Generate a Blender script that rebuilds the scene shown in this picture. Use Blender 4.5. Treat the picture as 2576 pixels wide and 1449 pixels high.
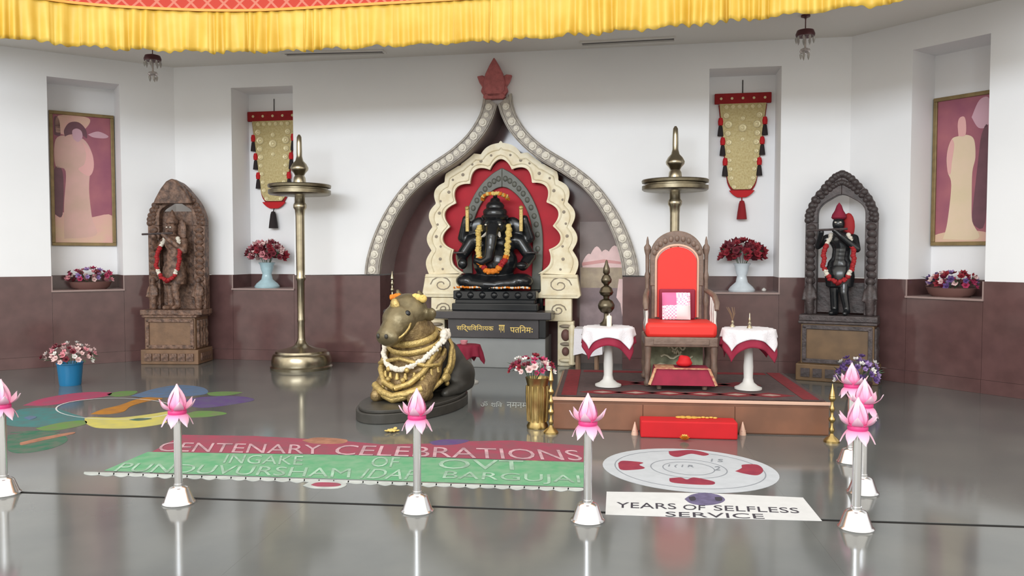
import bpy, bmesh, math, random
from mathutils import Vector, Matrix
from mathutils.geometry import tessellate_polygon

for o in list(bpy.data.objects):
    bpy.data.objects.remove(o)
SC = bpy.context.scene
COL = SC.collection
PI = math.pi
R = math.radians

# ------------------------------------------------------------------ camera
F = 2000.0                       # focal length in pixels of the 2576 x 1449 frame
CAM_H = 1.5
HORIZON = 640.0
PITCH = math.atan((724.5 - HORIZON) / F)
cd = bpy.data.cameras.new('camera')
cd.sensor_width = 36.0
cd.lens = F / 2576.0 * 36.0
cd.clip_end = 200
cam = bpy.data.objects.new('camera', cd)
COL.objects.link(cam)
cam.location = (0, 0, CAM_H)
cam.rotation_euler = (PI / 2 - PITCH, 0, 0)
SC.camera = cam

# ------------------------------------------------------------------ world, daylight, exposure
w = bpy.data.worlds.new('hall_daylight')
SC.world = w
w.use_nodes = True
w.node_tree.nodes['Background'].inputs[0].default_value = (1.0, 0.955, 0.86, 1)
w.node_tree.nodes['Background'].inputs[1].default_value = 1.85

ld = bpy.data.lights.new('hall_opening_offscreen', 'AREA')   # the bright open side of the hall behind the visitor
ld.shape = 'RECTANGLE'
ld.size = 11.0
ld.size_y = 2.2
ld.energy = 1330
ld.color = (0.86, 0.93, 1.0)
lo = bpy.data.objects.new('hall_opening_offscreen', ld)
COL.objects.link(lo)
lo.location = (-4.4, -5.6, 5.6)
lo.rotation_euler = (Vector((0.2, 10.5, 1.9)) - lo.location).to_track_quat('-Z', 'Y').to_euler()

SC.view_settings.view_transform = 'Standard'
SC.view_settings.look = 'None'
SC.view_settings.gamma = 1.0
SC.view_settings.use_curve_mapping = False
SC.view_settings.exposure = 0.0

# ------------------------------------------------------------------ pixel helpers (a pixel gives a direction only)
FWD = Vector((0, math.cos(PITCH), -math.sin(PITCH)))
UP = Vector((0, math.sin(PITCH), math.cos(PITCH)))
RT = Vector((1, 0, 0))
CP = Vector((0, 0, CAM_H))

def ray(x, y):
    return (x - 1288.0) / F * RT + (724.5 - y) / F * UP + FWD

def FP(x, y, z=0.0):                      # on the horizontal plane at height z
    d = ray(x, y)
    return CP + d * ((z - CAM_H) / d.z)

def DP(x, y, Y):                          # at distance Y along the hall
    d = ray(x, y)
    return CP + d * (Y / d.y)

# ------------------------------------------------------------------ materials
def lin(c):
    return tuple(((v / 255) / 12.92 if v / 255 <= .04045 else (((v / 255) + .055) / 1.055) ** 2.4) for v in c)

MATS = {}
# scales relative to the colours below; front things darkened to offset the strong sky
ALBEDO_LIGHT_COMP = [('white_paint', 1.), ('soffit', 1.), ('brown_granite', .79), ('alcove', 1.), ('grey_granite', .8), ('chrome', 1.), ('steel', 1.), ('brass', 1.), ('bronze', 1.),
          ('rim', 1.), ('cream', .96), ('portrait', .9), ('print', 1.), ('vase', .9), ('chalk', .64), ('frill', .7), ('red_lattice', .9), ('throne_red', .66), ('red_fabric', .66),
          ('pillow', .75), ('lotus', .78), ('dais', .75), ('rug', .7), ('lace', .8), ('table', .8), ('blue', .7), ('flower', .8), ('garland', .8), ('black', 1.), ('joint', 1.), ('picture', 1.), ('sill', 1.), ('band', .8)]
def mat(name, rgb, rough=.5, metal=0., var=0., scale=8., bump=0., bscale=40., coat=0., rgb2=None, spec=.5, detail=4., trans=0.):
    m = bpy.data.materials.new(name)
    m.use_nodes = True
    nt = m.node_tree
    b = nt.nodes['Principled BSDF']
    ks = [v for k, v in ALBEDO_LIGHT_COMP if name.startswith(k)]
    kk = ks[0] if ks else .85
    c = tuple(v * kk for v in lin(rgb))
    b.inputs['Base Color'].default_value = (*c, 1)
    b.inputs['Roughness'].default_value = rough
    b.inputs['Metallic'].default_value = metal
    b.inputs['Specular IOR Level'].default_value = spec
    if coat:
        b.inputs['Coat Weight'].default_value = coat
        b.inputs['Coat Roughness'].default_value = .08
    if trans:
        b.inputs['Transmission Weight'].default_value = trans
    tc = nt.nodes.new('ShaderNodeTexCoord')
    if var or rgb2:
        n = nt.nodes.new('ShaderNodeTexNoise')
        n.inputs['Scale'].default_value = scale
        n.inputs['Detail'].default_value = detail
        r = nt.nodes.new('ShaderNodeValToRGB')
        r.color_ramp.elements[0].position = .35
        r.color_ramp.elements[1].position = .65
        if rgb2:
            a, d = c, tuple(v * kk for v in lin(rgb2))
        else:
            a = tuple(v * (1 - var) for v in c)
            d = tuple(min(1, v * (1 + var)) for v in c)
        r.color_ramp.elements[0].color = (*a, 1)
        r.color_ramp.elements[1].color = (*d, 1)
        nt.links.new(tc.outputs['Object'], n.inputs['Vector'])
        nt.links.new(n.outputs['Fac'], r.inputs['Fac'])
        nt.links.new(r.outputs['Color'], b.inputs['Base Color'])
    if bump:
        n2 = nt.nodes.new('ShaderNodeTexNoise')
        n2.inputs['Scale'].default_value = bscale
        n2.inputs['Detail'].default_value = 5
        bp = nt.nodes.new('ShaderNodeBump')
        bp.inputs['Strength'].default_value = bump
        bp.inputs['Distance'].default_value = .02
        nt.links.new(tc.outputs['Object'], n2.inputs['Vector'])
        nt.links.new(n2.outputs['Fac'], bp.inputs['Height'])
        nt.links.new(bp.outputs['Normal'], b.inputs['Normal'])
    MATS[name] = m
    return m

def mat_attr(name, rgb_a, rgb_b, rough=.5, mid=None):
    """colour runs from a to b along the 'shade' attribute of the mesh (petal base to tip)"""
    m = mat(name, rgb_a, rough)
    nt = m.node_tree
    at = nt.nodes.new('ShaderNodeAttribute')
    at.attribute_name = 'shade'
    r = nt.nodes.new('ShaderNodeValToRGB')
    sc = lambda q: (*[v * .78 for v in lin(q)], 1)
    r.color_ramp.elements[0].color = sc(rgb_a)
    r.color_ramp.elements[1].color = sc(rgb_b)
    if mid:
        e = r.color_ramp.elements.new(mid[0])
        e.color = sc(mid[1])
    nt.links.new(at.outputs['Fac'], r.inputs['Fac'])
    nt.links.new(r.outputs['Color'], nt.nodes['Principled BSDF'].inputs['Base Color'])
    return m

mat('white_paint', (236, 236, 238), .75, var=.015, scale=1.2)
mat('soffit_paint', (226, 222, 216), .85)
mat('brown_granite', (104, 76, 75), .15, var=.12, scale=5, detail=8, spec=.5)
mat('alcove_reveal', (150, 136, 136), .4, var=.06, scale=6)
mat('sill_stone', (150, 128, 124), .3)
mat('joint_dark', (38, 37, 37), .95, spec=.1)
mat('grey_granite', (98, 101, 101), .11, rgb2=(111, 113, 111), scale=1.3, detail=9, spec=.6)
mat('grey_granite_light', (150, 152, 152), .3, var=.05, scale=3)
mat('dark_stone', (66, 62, 64), .3, var=.1, scale=6)
mat('black_stone', (26, 28, 31), .22, var=.15, scale=10)
mat('dark_green_stone', (100, 101, 93), .45, var=.12, scale=9)
mat('red_cloth_back', (190, 26, 46), .7, var=.08, scale=5)
mat('cream_gilt', (236, 226, 198), .42, rgb2=(222, 206, 170), scale=9)
mat('cream_carving', (150, 138, 122), .6)
mat('rim_stone', (178, 170, 160), .55, rgb2=(148, 141, 134), scale=14)
mat('rim_boss', (216, 209, 195), .5)
mat('bud_red', (188, 104, 104), .55, var=.14, scale=20)
mat('brass', (166, 156, 134), .27, 1., var=.12, scale=10)
mat('brass_yellow', (176, 152, 100), .3, 1., var=.15, scale=12)
mat('steel', (228, 228, 230), .2, 1.)
mat('brass_dull', (124, 115, 96), .36, 1., var=.15, scale=12)
mat('bronze', (92, 84, 70), .32, 1., var=.15, scale=10)
mat('bull_head_bronze', (124, 112, 84), .42, .55, var=.18, scale=12, bump=.25, bscale=22)
mat('bull_sheath', (164, 140, 96), .42, .5, rgb2=(118, 96, 66), scale=16, bump=.6, bscale=30)
mat('bull_dark', (62, 60, 56), .42, .1, var=.18, scale=7)
mat('gold_ornament', (196, 170, 108), .42, .55, var=.18, scale=25, bump=.4, bscale=60)
mat('chrome', (214, 214, 216), .1, 1.)
mat('gold_panel', (204, 188, 138), .45, .3, rgb2=(186, 166, 112), scale=40, bump=.3, bscale=120)
mat('gold_boss', (232, 218, 172), .4, .2)
mat('garland_white', (240, 232, 218), .8)
mat('garland_yellow', (238, 206, 120), .75)
mat('garland_orange', (232, 132, 30), .75)
mat('garland_red', (170, 30, 36), .75)
mat('red_fabric', (220, 8, 26), .75, var=.05, scale=6)
mat('throne_red', (250, 52, 42), .6, var=.04, scale=4)
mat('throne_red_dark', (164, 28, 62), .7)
mat('throne_wood', (118, 96, 84), .45, var=.16, scale=14, bump=.15)
mat('silver_trim', (222, 216, 214), .25, .7)
mat('maroon_cloth', (140, 22, 54), .8, var=.1, scale=10)
mat('lace_white', (238, 234, 240), .85, bump=.3, bscale=90)
mat('table_white', (226, 224, 220), .45)
mat('wood_carved', (140, 108, 90), .5, rgb2=(80, 58, 48), scale=17, bump=.7, bscale=30)
mat('wood_panel', (126, 96, 72), .5, var=.16, scale=7, bump=.12)
mat('wood_dark', (84, 72, 72), .5, rgb2=(58, 50, 50), scale=12, bump=.35, bscale=26)
mat('wood_dark_panel', (112, 86, 58), .5, var=.2, scale=5)
mat('dais_wood', (146, 98, 74), .38, rgb2=(124, 84, 64), scale=3, spec=.5)
mat('dais_edge', (226, 186, 164), .45)
mat('rug_brown', (86, 66, 66), .95, var=.15, scale=18)
mat('rug_red', (128, 22, 34), .95, var=.15, scale=20)
mat('rug_cream', (178, 150, 140), .95, var=.1, scale=20)
mat('picture_frame', (132, 112, 74), .45, .3, var=.15, scale=10)
mat('leaf_green', (70, 92, 66), .6)
mat('blue_plastic', (36, 128, 180), .35)
mat('vase_blue', (176, 206, 216), .2, var=.08, scale=12)
mat('vase_white', (214, 224, 232), .2, var=.05, scale=12)
mat('terracotta', (120, 84, 78), .6)
mat('crystal', (236, 232, 228), .06, 0, trans=.6)
mat('maroon_metal', (96, 56, 60), .4, .4)
mat('slot_dark', (96, 90, 90), .6)
mat('tassel_black', (40, 30, 32), .85)
mat('tassel_red', (150, 26, 34), .85)
mat('band_red', (160, 18, 26), .8, var=.1, scale=20)
mat('frill_yellow', (250, 212, 96), .5, rgb2=(240, 194, 70), scale=2.5)
mat('frill_orange', (246, 170, 52), .45)
mat('chalk_white', (236, 238, 240), .9, var=.03, scale=14)
mat('chalk_dark', (64, 60, 72), .9)
mat('chalk_purple', (112, 104, 142), .9, var=.25, scale=16)

# ------------------------------------------------------------------ mesh helpers
class MB:
    def __init__(s):
        s.v, s.f, s.sh = [], [], []
    def add(s, verts, faces, M=None, shade=None):
        n = len(s.v)
        for p in verts:
            p = Vector(p)
            s.v.append(M @ p if M else p)
        s.sh += list(shade) if shade else [0.] * len(verts)
        s.f += [tuple(i + n for i in f) for f in faces]
        return s
    def box(s, c, d, M=None, taper=1.):
        x, y, z = c
        a, b, h = d[0] / 2, d[1] / 2, d[2] / 2
        t = taper
        v = [(x - a, y - b, z - h), (x + a, y - b, z - h), (x + a, y + b, z - h), (x - a, y + b, z - h),
             (x - a * t, y - b * t, z + h), (x + a * t, y - b * t, z + h), (x + a * t, y + b * t, z + h), (x - a * t, y + b * t, z + h)]
        return s.add(v, [(3, 2, 1, 0), (4, 5, 6, 7), (0, 1, 5, 4), (1, 2, 6, 5), (2, 3, 7, 6), (3, 0, 4, 7)], M)
    def lathe(s, prof, seg=28, M=None, sx=1., sy=1.):
        v, f = [], []
        n = len(prof)
        for r, z in prof:
            for k in range(seg):
                a = 2 * PI * k / seg
                v.append((r * sx * math.cos(a), r * sy * math.sin(a), z))
        for i in range(n - 1):
            for k in range(seg):
                k2 = (k + 1) % seg
                f.append((i * seg + k, i * seg + k2, (i + 1) * seg + k2, (i + 1) * seg + k))
        f.append(tuple(reversed(range(seg))))
        f.append(tuple((n - 1) * seg + k for k in range(seg)))
        return s.add(v, f, M)
    def tube(s, path, r, seg=8, closed=False, M=None, flat=1.):
        path = [Vector(p) for p in path]
        n = len(path)
        rr = r if isinstance(r, (list, tuple)) else [r] * n
        v, f = [], []
        up0 = Vector((0, 0, 1))
        pu = None
        for i, p in enumerate(path):
            if closed:
                t = path[(i + 1) % n] - path[i - 1]
            else:
                t = path[min(i + 1, n - 1)] - path[max(i - 1, 0)]
            t.normalize()
            u = pu if pu is not None else (up0 if abs(t.z) < .9 else Vector((1, 0, 0)))
            u = (u - t * u.dot(t))
            if u.length < 1e-4:
                u = Vector((0, 1, 0)) - t * t.y
            u.normalize()
            pu = u
            q = t.cross(u)
            for k in range(seg):
                a = 2 * PI * k / seg
                v.append(p + (u * math.cos(a) * flat + q * math.sin(a)) * rr[i])
        m = n if closed else n - 1
        for i in range(m):
            j = (i + 1) % n
            for k in range(seg):
                k2 = (k + 1) % seg
                f.append((i * seg + k, i * seg + k2, j * seg + k2, j * seg + k))
        if not closed:
            f.append(tuple(reversed(range(seg))))
            f.append(tuple((n - 1) * seg + k for k in range(seg)))
        return s.add(v, f, M)
    def ell(s, c, r, seg=14, rings=8, M=None):
        c = Vector(c)
        if not isinstance(r, (list, tuple)):
            r = (r, r, r)
        v = [(c.x, c.y, c.z - r[2])]
        f = []
        for i in range(1, rings):
            p = -PI / 2 + PI * i / rings
            for k in range(seg):
                a = 2 * PI * k / seg
                v.append((c.x + r[0] * math.cos(p) * math.cos(a), c.y + r[1] * math.cos(p) * math.sin(a), c.z + r[2] * math.sin(p)))
        v.append((c.x, c.y, c.z + r[2]))
        L = len(v) - 1
        for k in range(seg):
            f.append((0, 1 + (k + 1) % seg, 1 + k))
            f.append((L, L - seg + k, L - seg + (k + 1) % seg))
        for i in range(rings - 2):
            for k in range(seg):
                k2 = (k + 1) % seg
                f.append((1 + i * seg + k, 1 + i * seg + k2, 1 + (i + 1) * seg + k2, 1 + (i + 1) * seg + k))
        return s.add(v, f, M)
    def prism(s, pts, y0, y1, M=None):
        """outline in the x-z plane, thickness along y (y0 front, y1 back)"""
        n = len(pts)
        v = [(x, y0, z) for x, z in pts] + [(x, y1, z) for x, z in pts]
        tris = tessellate_polygon([[Vector((x, z, 0)) for x, z in pts]])
        f = [tuple(t) for t in tris] + [tuple(n + i for i in reversed(t)) for t in tris]
        for i in range(n):
            j = (i + 1) % n
            f.append((i, j, n + j, n + i))
        return s.add(v, f, M)
    def slab(s, pts, z0, z1, M=None):
        """outline in the x-y plane, thickness along z"""
        n = len(pts)
        v = [(p[0], p[1], z1) for p in pts] + [(p[0], p[1], z0) for p in pts]
        tris = tessellate_polygon([[Vector((p[0], p[1], 0)) for p in pts]])
        f = [tuple(t) for t in tris] + [tuple(n + i for i in reversed(t)) for t in tris]
        for i in range(n):
            j = (i + 1) % n
            f.append((i, j, n + j, n + i))
        return s.add(v, f, M)
    def band(s, A, B, y0, y1, M=None):
        """solid strip between two polylines of equal length in the x-z plane"""
        n = len(A)
        v = [(x, y0, z) for x, z in A] + [(x, y0, z) for x, z in B] + [(x, y1, z) for x, z in A] + [(x, y1, z) for x, z in B]
        f = []
        for i in range(n - 1):
            a, b, c, d = i, i + 1, n + i + 1, n + i
            f.append((a, b, c, d))
            f.append(tuple(2 * n + q for q in (d, c, b, a)))
            f.append((b, a, 2 * n + a, 2 * n + b))
            f.append((d, c, 2 * n + c, 2 * n + d))
        f.append((0, n, 3 * n, 2 * n))
        f.append((n - 1, 3 * n - 1, 4 * n - 1, 2 * n - 1))
        return s.add(v, f, M)
    def mesh(s, name):
        me = bpy.data.meshes.new(name)
        me.from_pydata([tuple(p) for p in s.v], [], s.f)
        bm = bmesh.new()
        bm.from_mesh(me)
        bmesh.ops.recalc_face_normals(bm, faces=bm.faces)
        bm.to_mesh(me)
        bm.free()
        if any(s.sh):
            at = me.attributes.new('shade', 'FLOAT', 'POINT')
            for i, x in enumerate(s.sh):
                at.data[i].value = x
        return me
    def build(s, name, m, parent=None, smooth=40, bevel=0.):
        me = s.mesh(name)
        return obj(name, me, m, parent, smooth, bevel)

RECOLOURED = {}
def obj(name, me, m, parent=None, smooth=40, bevel=0., loc=None, rot=None, scale=None):
    if m and not me.materials:
        me.materials.append(MATS[m])
    elif m and me.materials[0].name != m:          # the same shape in another material
        key = (me.name, m)
        if key not in RECOLOURED:
            c_ = me.copy()
            c_.materials[0] = MATS[m]
            RECOLOURED[key] = c_
        me = RECOLOURED[key]
    if smooth:
        me.polygons.foreach_set('use_smooth', [True] * len(me.polygons))
        me.set_sharp_from_angle(angle=R(smooth))
    o = bpy.data.objects.new(name, me)
    COL.objects.link(o)
    if parent:
        o.parent = parent
    if loc is not None:
        o.location = loc
    if rot is not None:
        o.rotation_euler = rot
    if scale is not None:
        o.scale = scale if isinstance(scale, (tuple, list)) else (scale,) * 3
    if bevel:
        b = o.modifiers.new('bevel', 'BEVEL')
        b.width = bevel
        b.segments = 2
        b.limit_method = 'ANGLE'
    return o

def tag(o, label, cat, group=None):
    o['label'] = label
    o['category'] = cat
    if group:
        o['group'] = group
    return o

def thing(name, label, cat, loc=(0, 0, 0), rotz=0., group=None):
    o = bpy.data.objects.new(name, None)
    o.empty_display_size = .1
    COL.objects.link(o)
    o.location = loc
    o.rotation_euler = (0, 0, rotz)
    return tag(o, label, cat, group)

def struct(o):
    o['kind'] = 'structure'
    return o

def blob(name, m, parent, parts, voxel=.02, smooth_it=6):
    mb = MB()
    for p in parts:
        if p[0] == 'e':
            M = None
            if len(p) > 3:
                M = Matrix.Translation(Vector(p[1])) @ Matrix.Rotation(R(p[3][0]), 4, 'X') @ Matrix.Rotation(R(p[3][1]), 4, 'Y') @ Matrix.Rotation(R(p[3][2]), 4, 'Z')
                mb.ell((0, 0, 0), p[2], 16, 10, M)
            else:
                mb.ell(p[1], p[2], 16, 10)
        else:
            pts = [Vector(q) for q in p[1]]
            rs = p[2]
            # chain of spheres with interpolation
            for i in range(len(pts) - 1):
                d = (pts[i + 1] - pts[i]).length
                n = max(2, int(d / (min(rs[i], rs[i + 1]) * .45)))
                for k in range(n + 1):
                    t = k / n
                    q = pts[i].lerp(pts[i + 1], t)
                    r = rs[i] * (1 - t) + rs[i + 1] * t
                    mb.ell(q, r, 12, 8)
    me = mb.mesh(name)
    o = obj(name, me, m, parent, 0)
    md = o.modifiers.new('remesh', 'REMESH')
    md.mode = 'VOXEL'
    md.voxel_size = voxel
    if smooth_it:
        sm = o.modifiers.new('smooth', 'SMOOTH')
        sm.iterations = smooth_it
        sm.factor = .5
    bpy.context.view_layer.update()
    dg = bpy.context.evaluated_depsgraph_get()
    me2 = bpy.data.meshes.new_from_object(o.evaluated_get(dg))
    me2.name = name
    o.modifiers.clear()
    o.data = me2
    if not me2.materials:
        me2.materials.append(MATS[m])
    me2.polygons.foreach_set('use_smooth', [True] * len(me2.polygons))
    return o

def text_verts(s, bold=0.):
    cu = bpy.data.curves.new('text', 'FONT')
    cu.body = s
    cu.size = 1
    cu.offset = bold
    cu.resolution_u = 3
    to = bpy.data.objects.new('text', cu)
    COL.objects.link(to)
    bpy.context.view_layer.update()
    dg = bpy.context.evaluated_depsgraph_get()
    me = bpy.data.meshes.new_from_object(to.evaluated_get(dg))
    v = [p.co.copy() for p in me.vertices]
    f = [tuple(p.vertices) for p in me.polygons]
    bpy.data.objects.remove(to)
    bpy.data.meshes.remove(me)
    return v, f

def text_on(name, s, O, U, V, m, parent, bold=0.):
    """flat lettering stretched to fill the parallelogram O, U (along the line), V (up the letters)"""
    v, f = text_verts(s, bold)
    x0, x1 = min(p.x for p in v), max(p.x for p in v)
    y0, y1 = min(p.y for p in v), max(p.y for p in v)
    O, U, V = Vector(O), Vector(U), Vector(V)
    mb = MB()
    mb.add([O + U * ((p.x - x0) / (x1 - x0)) + V * ((p.y - y0) / (y1 - y0)) for p in v], f)
    return mb.build(name, m, parent, 0)

def smoothpts(pts, n=6):
    """Catmull-Rom through 2-D points"""
    out = []
    P = [pts[0]] + list(pts) + [pts[-1]]
    for i in range(1, len(P) - 2):
        for k in range(n):
            t = k / n
            q = []
            for c in range(len(pts[0])):
                a, b, d, e = P[i - 1][c], P[i][c], P[i + 1][c], P[i + 2][c]
                q.append(.5 * (2 * b + (d - a) * t + (2 * a - 5 * b + 4 * d - e) * t * t + (3 * b - a - 3 * d + e) * t ** 3))
            out.append(tuple(q))
    out.append(tuple(pts[-1]))
    return out

# ------------------------------------------------------------------ the hall: an octagon, three of its walls in view
WAINSCOT = 1.21
CEIL = 4.17
TH_B = math.atan(-.18)
TH_L = TH_B + R(45)
TH_R = TH_B - R(45)
SILL = 1.02
NDEPTH = .5

class Wall:
    def __init__(s, P, th):
        s.P, s.th = Vector((P[0], P[1], 0)), th
        s.d = Vector((math.cos(th), math.sin(th), 0))
        s.n = Vector((math.sin(th), -math.cos(th), 0))       # into the room
    def hit(s, x, y, depth=0.):
        d = ray(x, y)
        P = s.P - s.n * depth
        t = (P - CP).dot(s.n) / d.dot(s.n)
        q = CP + d * t
        return (q - P).dot(s.d), q.z
    def pt(s, u, out=0., z=0.):
        return s.P + s.d * u + s.n * out + Vector((0, 0, z))

BW = Wall((-(758 / F) * 11.4, 11.4), TH_B)
uL = BW.hit(445, 640)[0]
uR = BW.hit(2134, 640)[0]
cl, cr = BW.pt(uL), BW.pt(uR)
LW = Wall((cl.x, cl.y), TH_L)        # u runs negative away from the corner
RW = Wall((cr.x, cr.y), TH_R)        # u runs positive away from the corner
SIDE = 6.4

# floor ------------------------------------------------------------
jo = FP(60, 1243)
j1 = FP(2576, 1330)
jth = math.atan2(j1.y - jo.y, j1.x - jo.x)
jm = FP(770, 1266)
fl = MB()
fl.box((0, 0, -.06), (30, 30, .08))
floor = struct(fl.build('floor', 'joint_dark', None, 0))
floor.location = (jm.x, jm.y, 0)
floor.rotation_euler = (0, 0, jth)
COLW = 2.9
ROWS = [(-9.5, -6.0), (-6.0, -3.0), (-3.0, 0.0), (0.0, 3.1), (3.1, 6.2), (6.2, 9.5)]
for (ra, rb) in ROWS:
    for c in range(-4, 5):
        x0, x1 = c * COLW, (c + 1) * COLW
        ga = .04 if abs(ra) < .01 else .0003
        gb = .0 if abs(rb) < .01 else .0003
        m = MB()
        m.box(((x0 + x1) / 2, (ra + ga + rb - gb) / 2, -.011), (COLW - .0005, (rb - gb) - (ra + ga), .022))
        m.build('floor_slab', 'grey_granite', floor, 0)

jf = MB()
jf.box((0, .02, -.012), (26, .04, .018))
jf.build('joint_filler', 'joint_dark', floor, 0)

# walls ------------------------------------------------------------
def wall_obj(name, W, u0, u1, notches):
    """notches: list of point lists along the bottom edge from u0 to u1"""
    pts = [(u0, CEIL), (u0, WAINSCOT)]
    for n in notches:
        pts += n
    pts += [(u1, WAINSCOT), (u1, CEIL)]
    tris = tessellate_polygon([[Vector((a, b, 0)) for a, b in pts]])
    m = MB()
    m.add([(a, 0, b) for a, b in pts], [tuple(t) for t in tris])
    # back skin, so that the wall has thickness
    m.box(((u0 + u1) / 2, .95, CEIL / 2), (u1 - u0, .1, CEIL))
    o = m.build(name, 'white_paint', None, 0)
    o.location = W.P
    o.rotation_euler = (0, 0, W.th)
    return struct(o)

def niche(W, wo, a, b, ztop):
    m = MB()
    d = NDEPTH
    z0 = WAINSCOT
    m.add([(a, 0, z0), (a, d, z0), (a, d, ztop), (a, 0, ztop), (b, 0, z0), (b, d, z0), (b, d, ztop), (b, 0, ztop)],
          [(0, 1, 2, 3), (4, 7, 6, 5), (1, 5, 6, 2), (3, 2, 6, 7)])
    m.build('niche_lining', 'white_paint', wo, 0)
    m = MB()
    z0, z1 = SILL, WAINSCOT
    m.add([(a, -.03, z0), (a, d, z0), (a, d, z1), (a, -.03, z1), (b, -.03, z0), (b, d, z0), (b, d, z1), (b, -.03, z1)],
          [(0, 1, 2, 3), (4, 7, 6, 5), (1, 5, 6, 2)])
    m.build('niche_base_lining', 'brown_granite', wo, 0)
    m = MB()
    m.box(((a + b) / 2, d / 2 - .03, SILL - .012), (b - a + .02, d + .05, .024))
    m.build('niche_sill', 'sill_stone', wo, 0, .003)
    for q in (a, b):
        m = MB()
        m.box((q, -.032, (SILL + WAINSCOT) / 2), (.014, .012, WAINSCOT - SILL))
        m.build('niche_trim', 'sill_stone', wo, 0)

def wainscot(W, wo, u0, u1, cuts, step=.92):
    """polished granite panels in front of the wall, lowered under the niches"""
    t = .03
    edges = sorted(set([u0, u1] + [c for ab in cuts for c in ab]))
    for i in range(len(edges) - 1):
        a, b = edges[i], edges[i + 1]
        low = any(abs(a - c[0]) < 1e-4 for c in cuts)
        n = max(1, round((b - a) / step))
        for k in range(n):
            x0, x1 = a + (b - a) * k / n, a + (b - a) * (k + 1) / n
            zt = SILL - .026 if low else WAINSCOT
            m = MB()
            m.box(((x0 + x1) / 2, -t / 2, (.15 + zt) / 2), (x1 - x0 - .003, t, zt - .15 - .002))
            m.build('wainscot_panel', 'brown_granite', wo, 0)
            m = MB()
            m.box(((x0 + x1) / 2, -t / 2 - .004, .075), (x1 - x0 - .003, t + .008, .148))
            m.build('skirting_panel', 'brown_granite', wo, 0)

def notch(a, b, zt):
    return [(a, WAINSCOT), (a, zt), (b, zt), (b, WAINSCOT)]

# niches from the photograph, on their walls
nbl = (BW.hit(587, 640)[0], BW.hit(741, 640)[0])
nbr = (BW.hit(1780, 640)[0], BW.hit(1960, 640)[0])
NT_B = BW.hit(660, 217)[1]
nl = (LW.hit(128, 640)[0], LW.hit(309, 640)[0])
NT_L = LW.hit(210, 198)[1]
nr = (RW.hit(2286, 640)[0], RW.hit(2479, 640)[0])
NT_R = RW.hit(2390, 112)[1]
NT = (NT_B + NT_L + NT_R) / 3

# ogee arch of the central alcove (half widths in px at the wall's distance)
AC_U = BW.hit(1254, 640)[0]
AC_P = BW.pt(AC_U)
AS = AC_P.y / F
def prof(lst):
    return smoothpts([(hw * AS, CAM_H + (HORIZON - y) * AS) for y, hw in lst], 6)
ARCH_OUT = prof([(691, 350), (650, 344), (590, 324), (530, 293), (468, 246), (420, 188), (378, 122), (340, 78), (300, 50), (270, 39), (242, 35)])
ARCH_IN = prof([(691, 310), (650, 304), (590, 285), (530, 254), (480, 214), (440, 160), (405, 102), (372, 62), (335, 30), (300, 11), (270, 1)])
AHW = ARCH_IN[0][0]
arch_notch = [(AC_U - x, max(z, WAINSCOT)) for x, z in ARCH_IN] + [(AC_U + x, max(z, WAINSCOT)) for x, z in reversed(ARCH_IN[:-1])]

wall_back = wall_obj('wall_back', BW, uL, uR, [notch(*nbl, NT), arch_notch, notch(*nbr, NT)])
wall_left = wall_obj('wall_left', LW, -SIDE, 0, [notch(*nl, NT)])
wall_right = wall_obj('wall_right', RW, 0, SIDE, [notch(*nr, NT)])
niche(BW, wall_back, *nbl, NT)
niche(BW, wall_back, *nbr, NT)
niche(LW, wall_left, *nl, NT)
niche(RW, wall_right, *nr, NT)
wainscot(BW, wall_back, uL, AC_U - AHW, [nbl])
wainscot(BW, wall_back, AC_U + AHW, uR, [nbr])
wainscot(LW, wall_left, -SIDE, 0, [nl])
wainscot(RW, wall_right, 0, SIDE, [nr])

# alcove lining
AD = .55
m = MB()
top = [(AC_U - x, z) for x, z in ARCH_IN] + [(AC_U + x, z) for x, z in reversed(ARCH_IN[:-1])]
v = [(x, 0, z) for x, z in top] + [(x, AD, z) for x, z in top]
n = len(top)
m.add(v, [(i, i + 1, n + i + 1, n + i) for i in range(n - 1)])
m.build('alcove_reveal', 'alcove_reveal', wall_back, 60)
m = MB()
for sgn in (-1, 1):
    x = AC_U + sgn * AHW
    m.add([(x, -.03, 0), (x, AD, 0), (x, AD, WAINSCOT), (x, -.03, WAINSCOT)], [(0, 1, 2, 3)])
m.build('alcove_base_reveal', 'brown_granite', wall_back, 0)
m = MB()
bt = [(AC_U - AHW, 0)] + top + [(AC_U + AHW, 0)]
m.prism(bt, AD, AD + .03)
m.build('alcove_back', 'brown_granite', wall_back, 0)

# carved rim of the arch
m = MB()
m.band([(AC_U - x, z) for x, z in ARCH_OUT], [(AC_U - x, z) for x, z in ARCH_IN], -.07, 0)
m.band([(AC_U + x, z) for x, z in ARCH_OUT], [(AC_U + x, z) for x, z in ARCH_IN], -.07, 0)
rim = m.build('arch_rim', 'rim_stone', wall_back, 50)
for off in (.12, .88):
    for sgn in (-1, 1):
        pa = [(AC_U + sgn * (o[0] * (1 - off) + i[0] * off), -.075, o[1] * (1 - off) + i[1] * off) for o, i in zip(ARCH_OUT, ARCH_IN)]
        m = MB()
        m.tube(pa, .014, 6)
        m.build('rim_moulding', 'rim_stone', rim, 60)
bossm = MB()
bossm.lathe([(.058, 0), (.056, .014), (.034, .018), (.03, .036), (.012, .04)], 7, Matrix.Rotation(PI / 2, 4, 'X'))
boss_me = bossm.mesh('rim_boss')
mid = [((o[0] + i[0]) / 2, (o[1] + i[1]) / 2) for o, i in zip(ARCH_OUT, ARCH_IN)]
spots = []
nxt = .06
run = 0.
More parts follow.
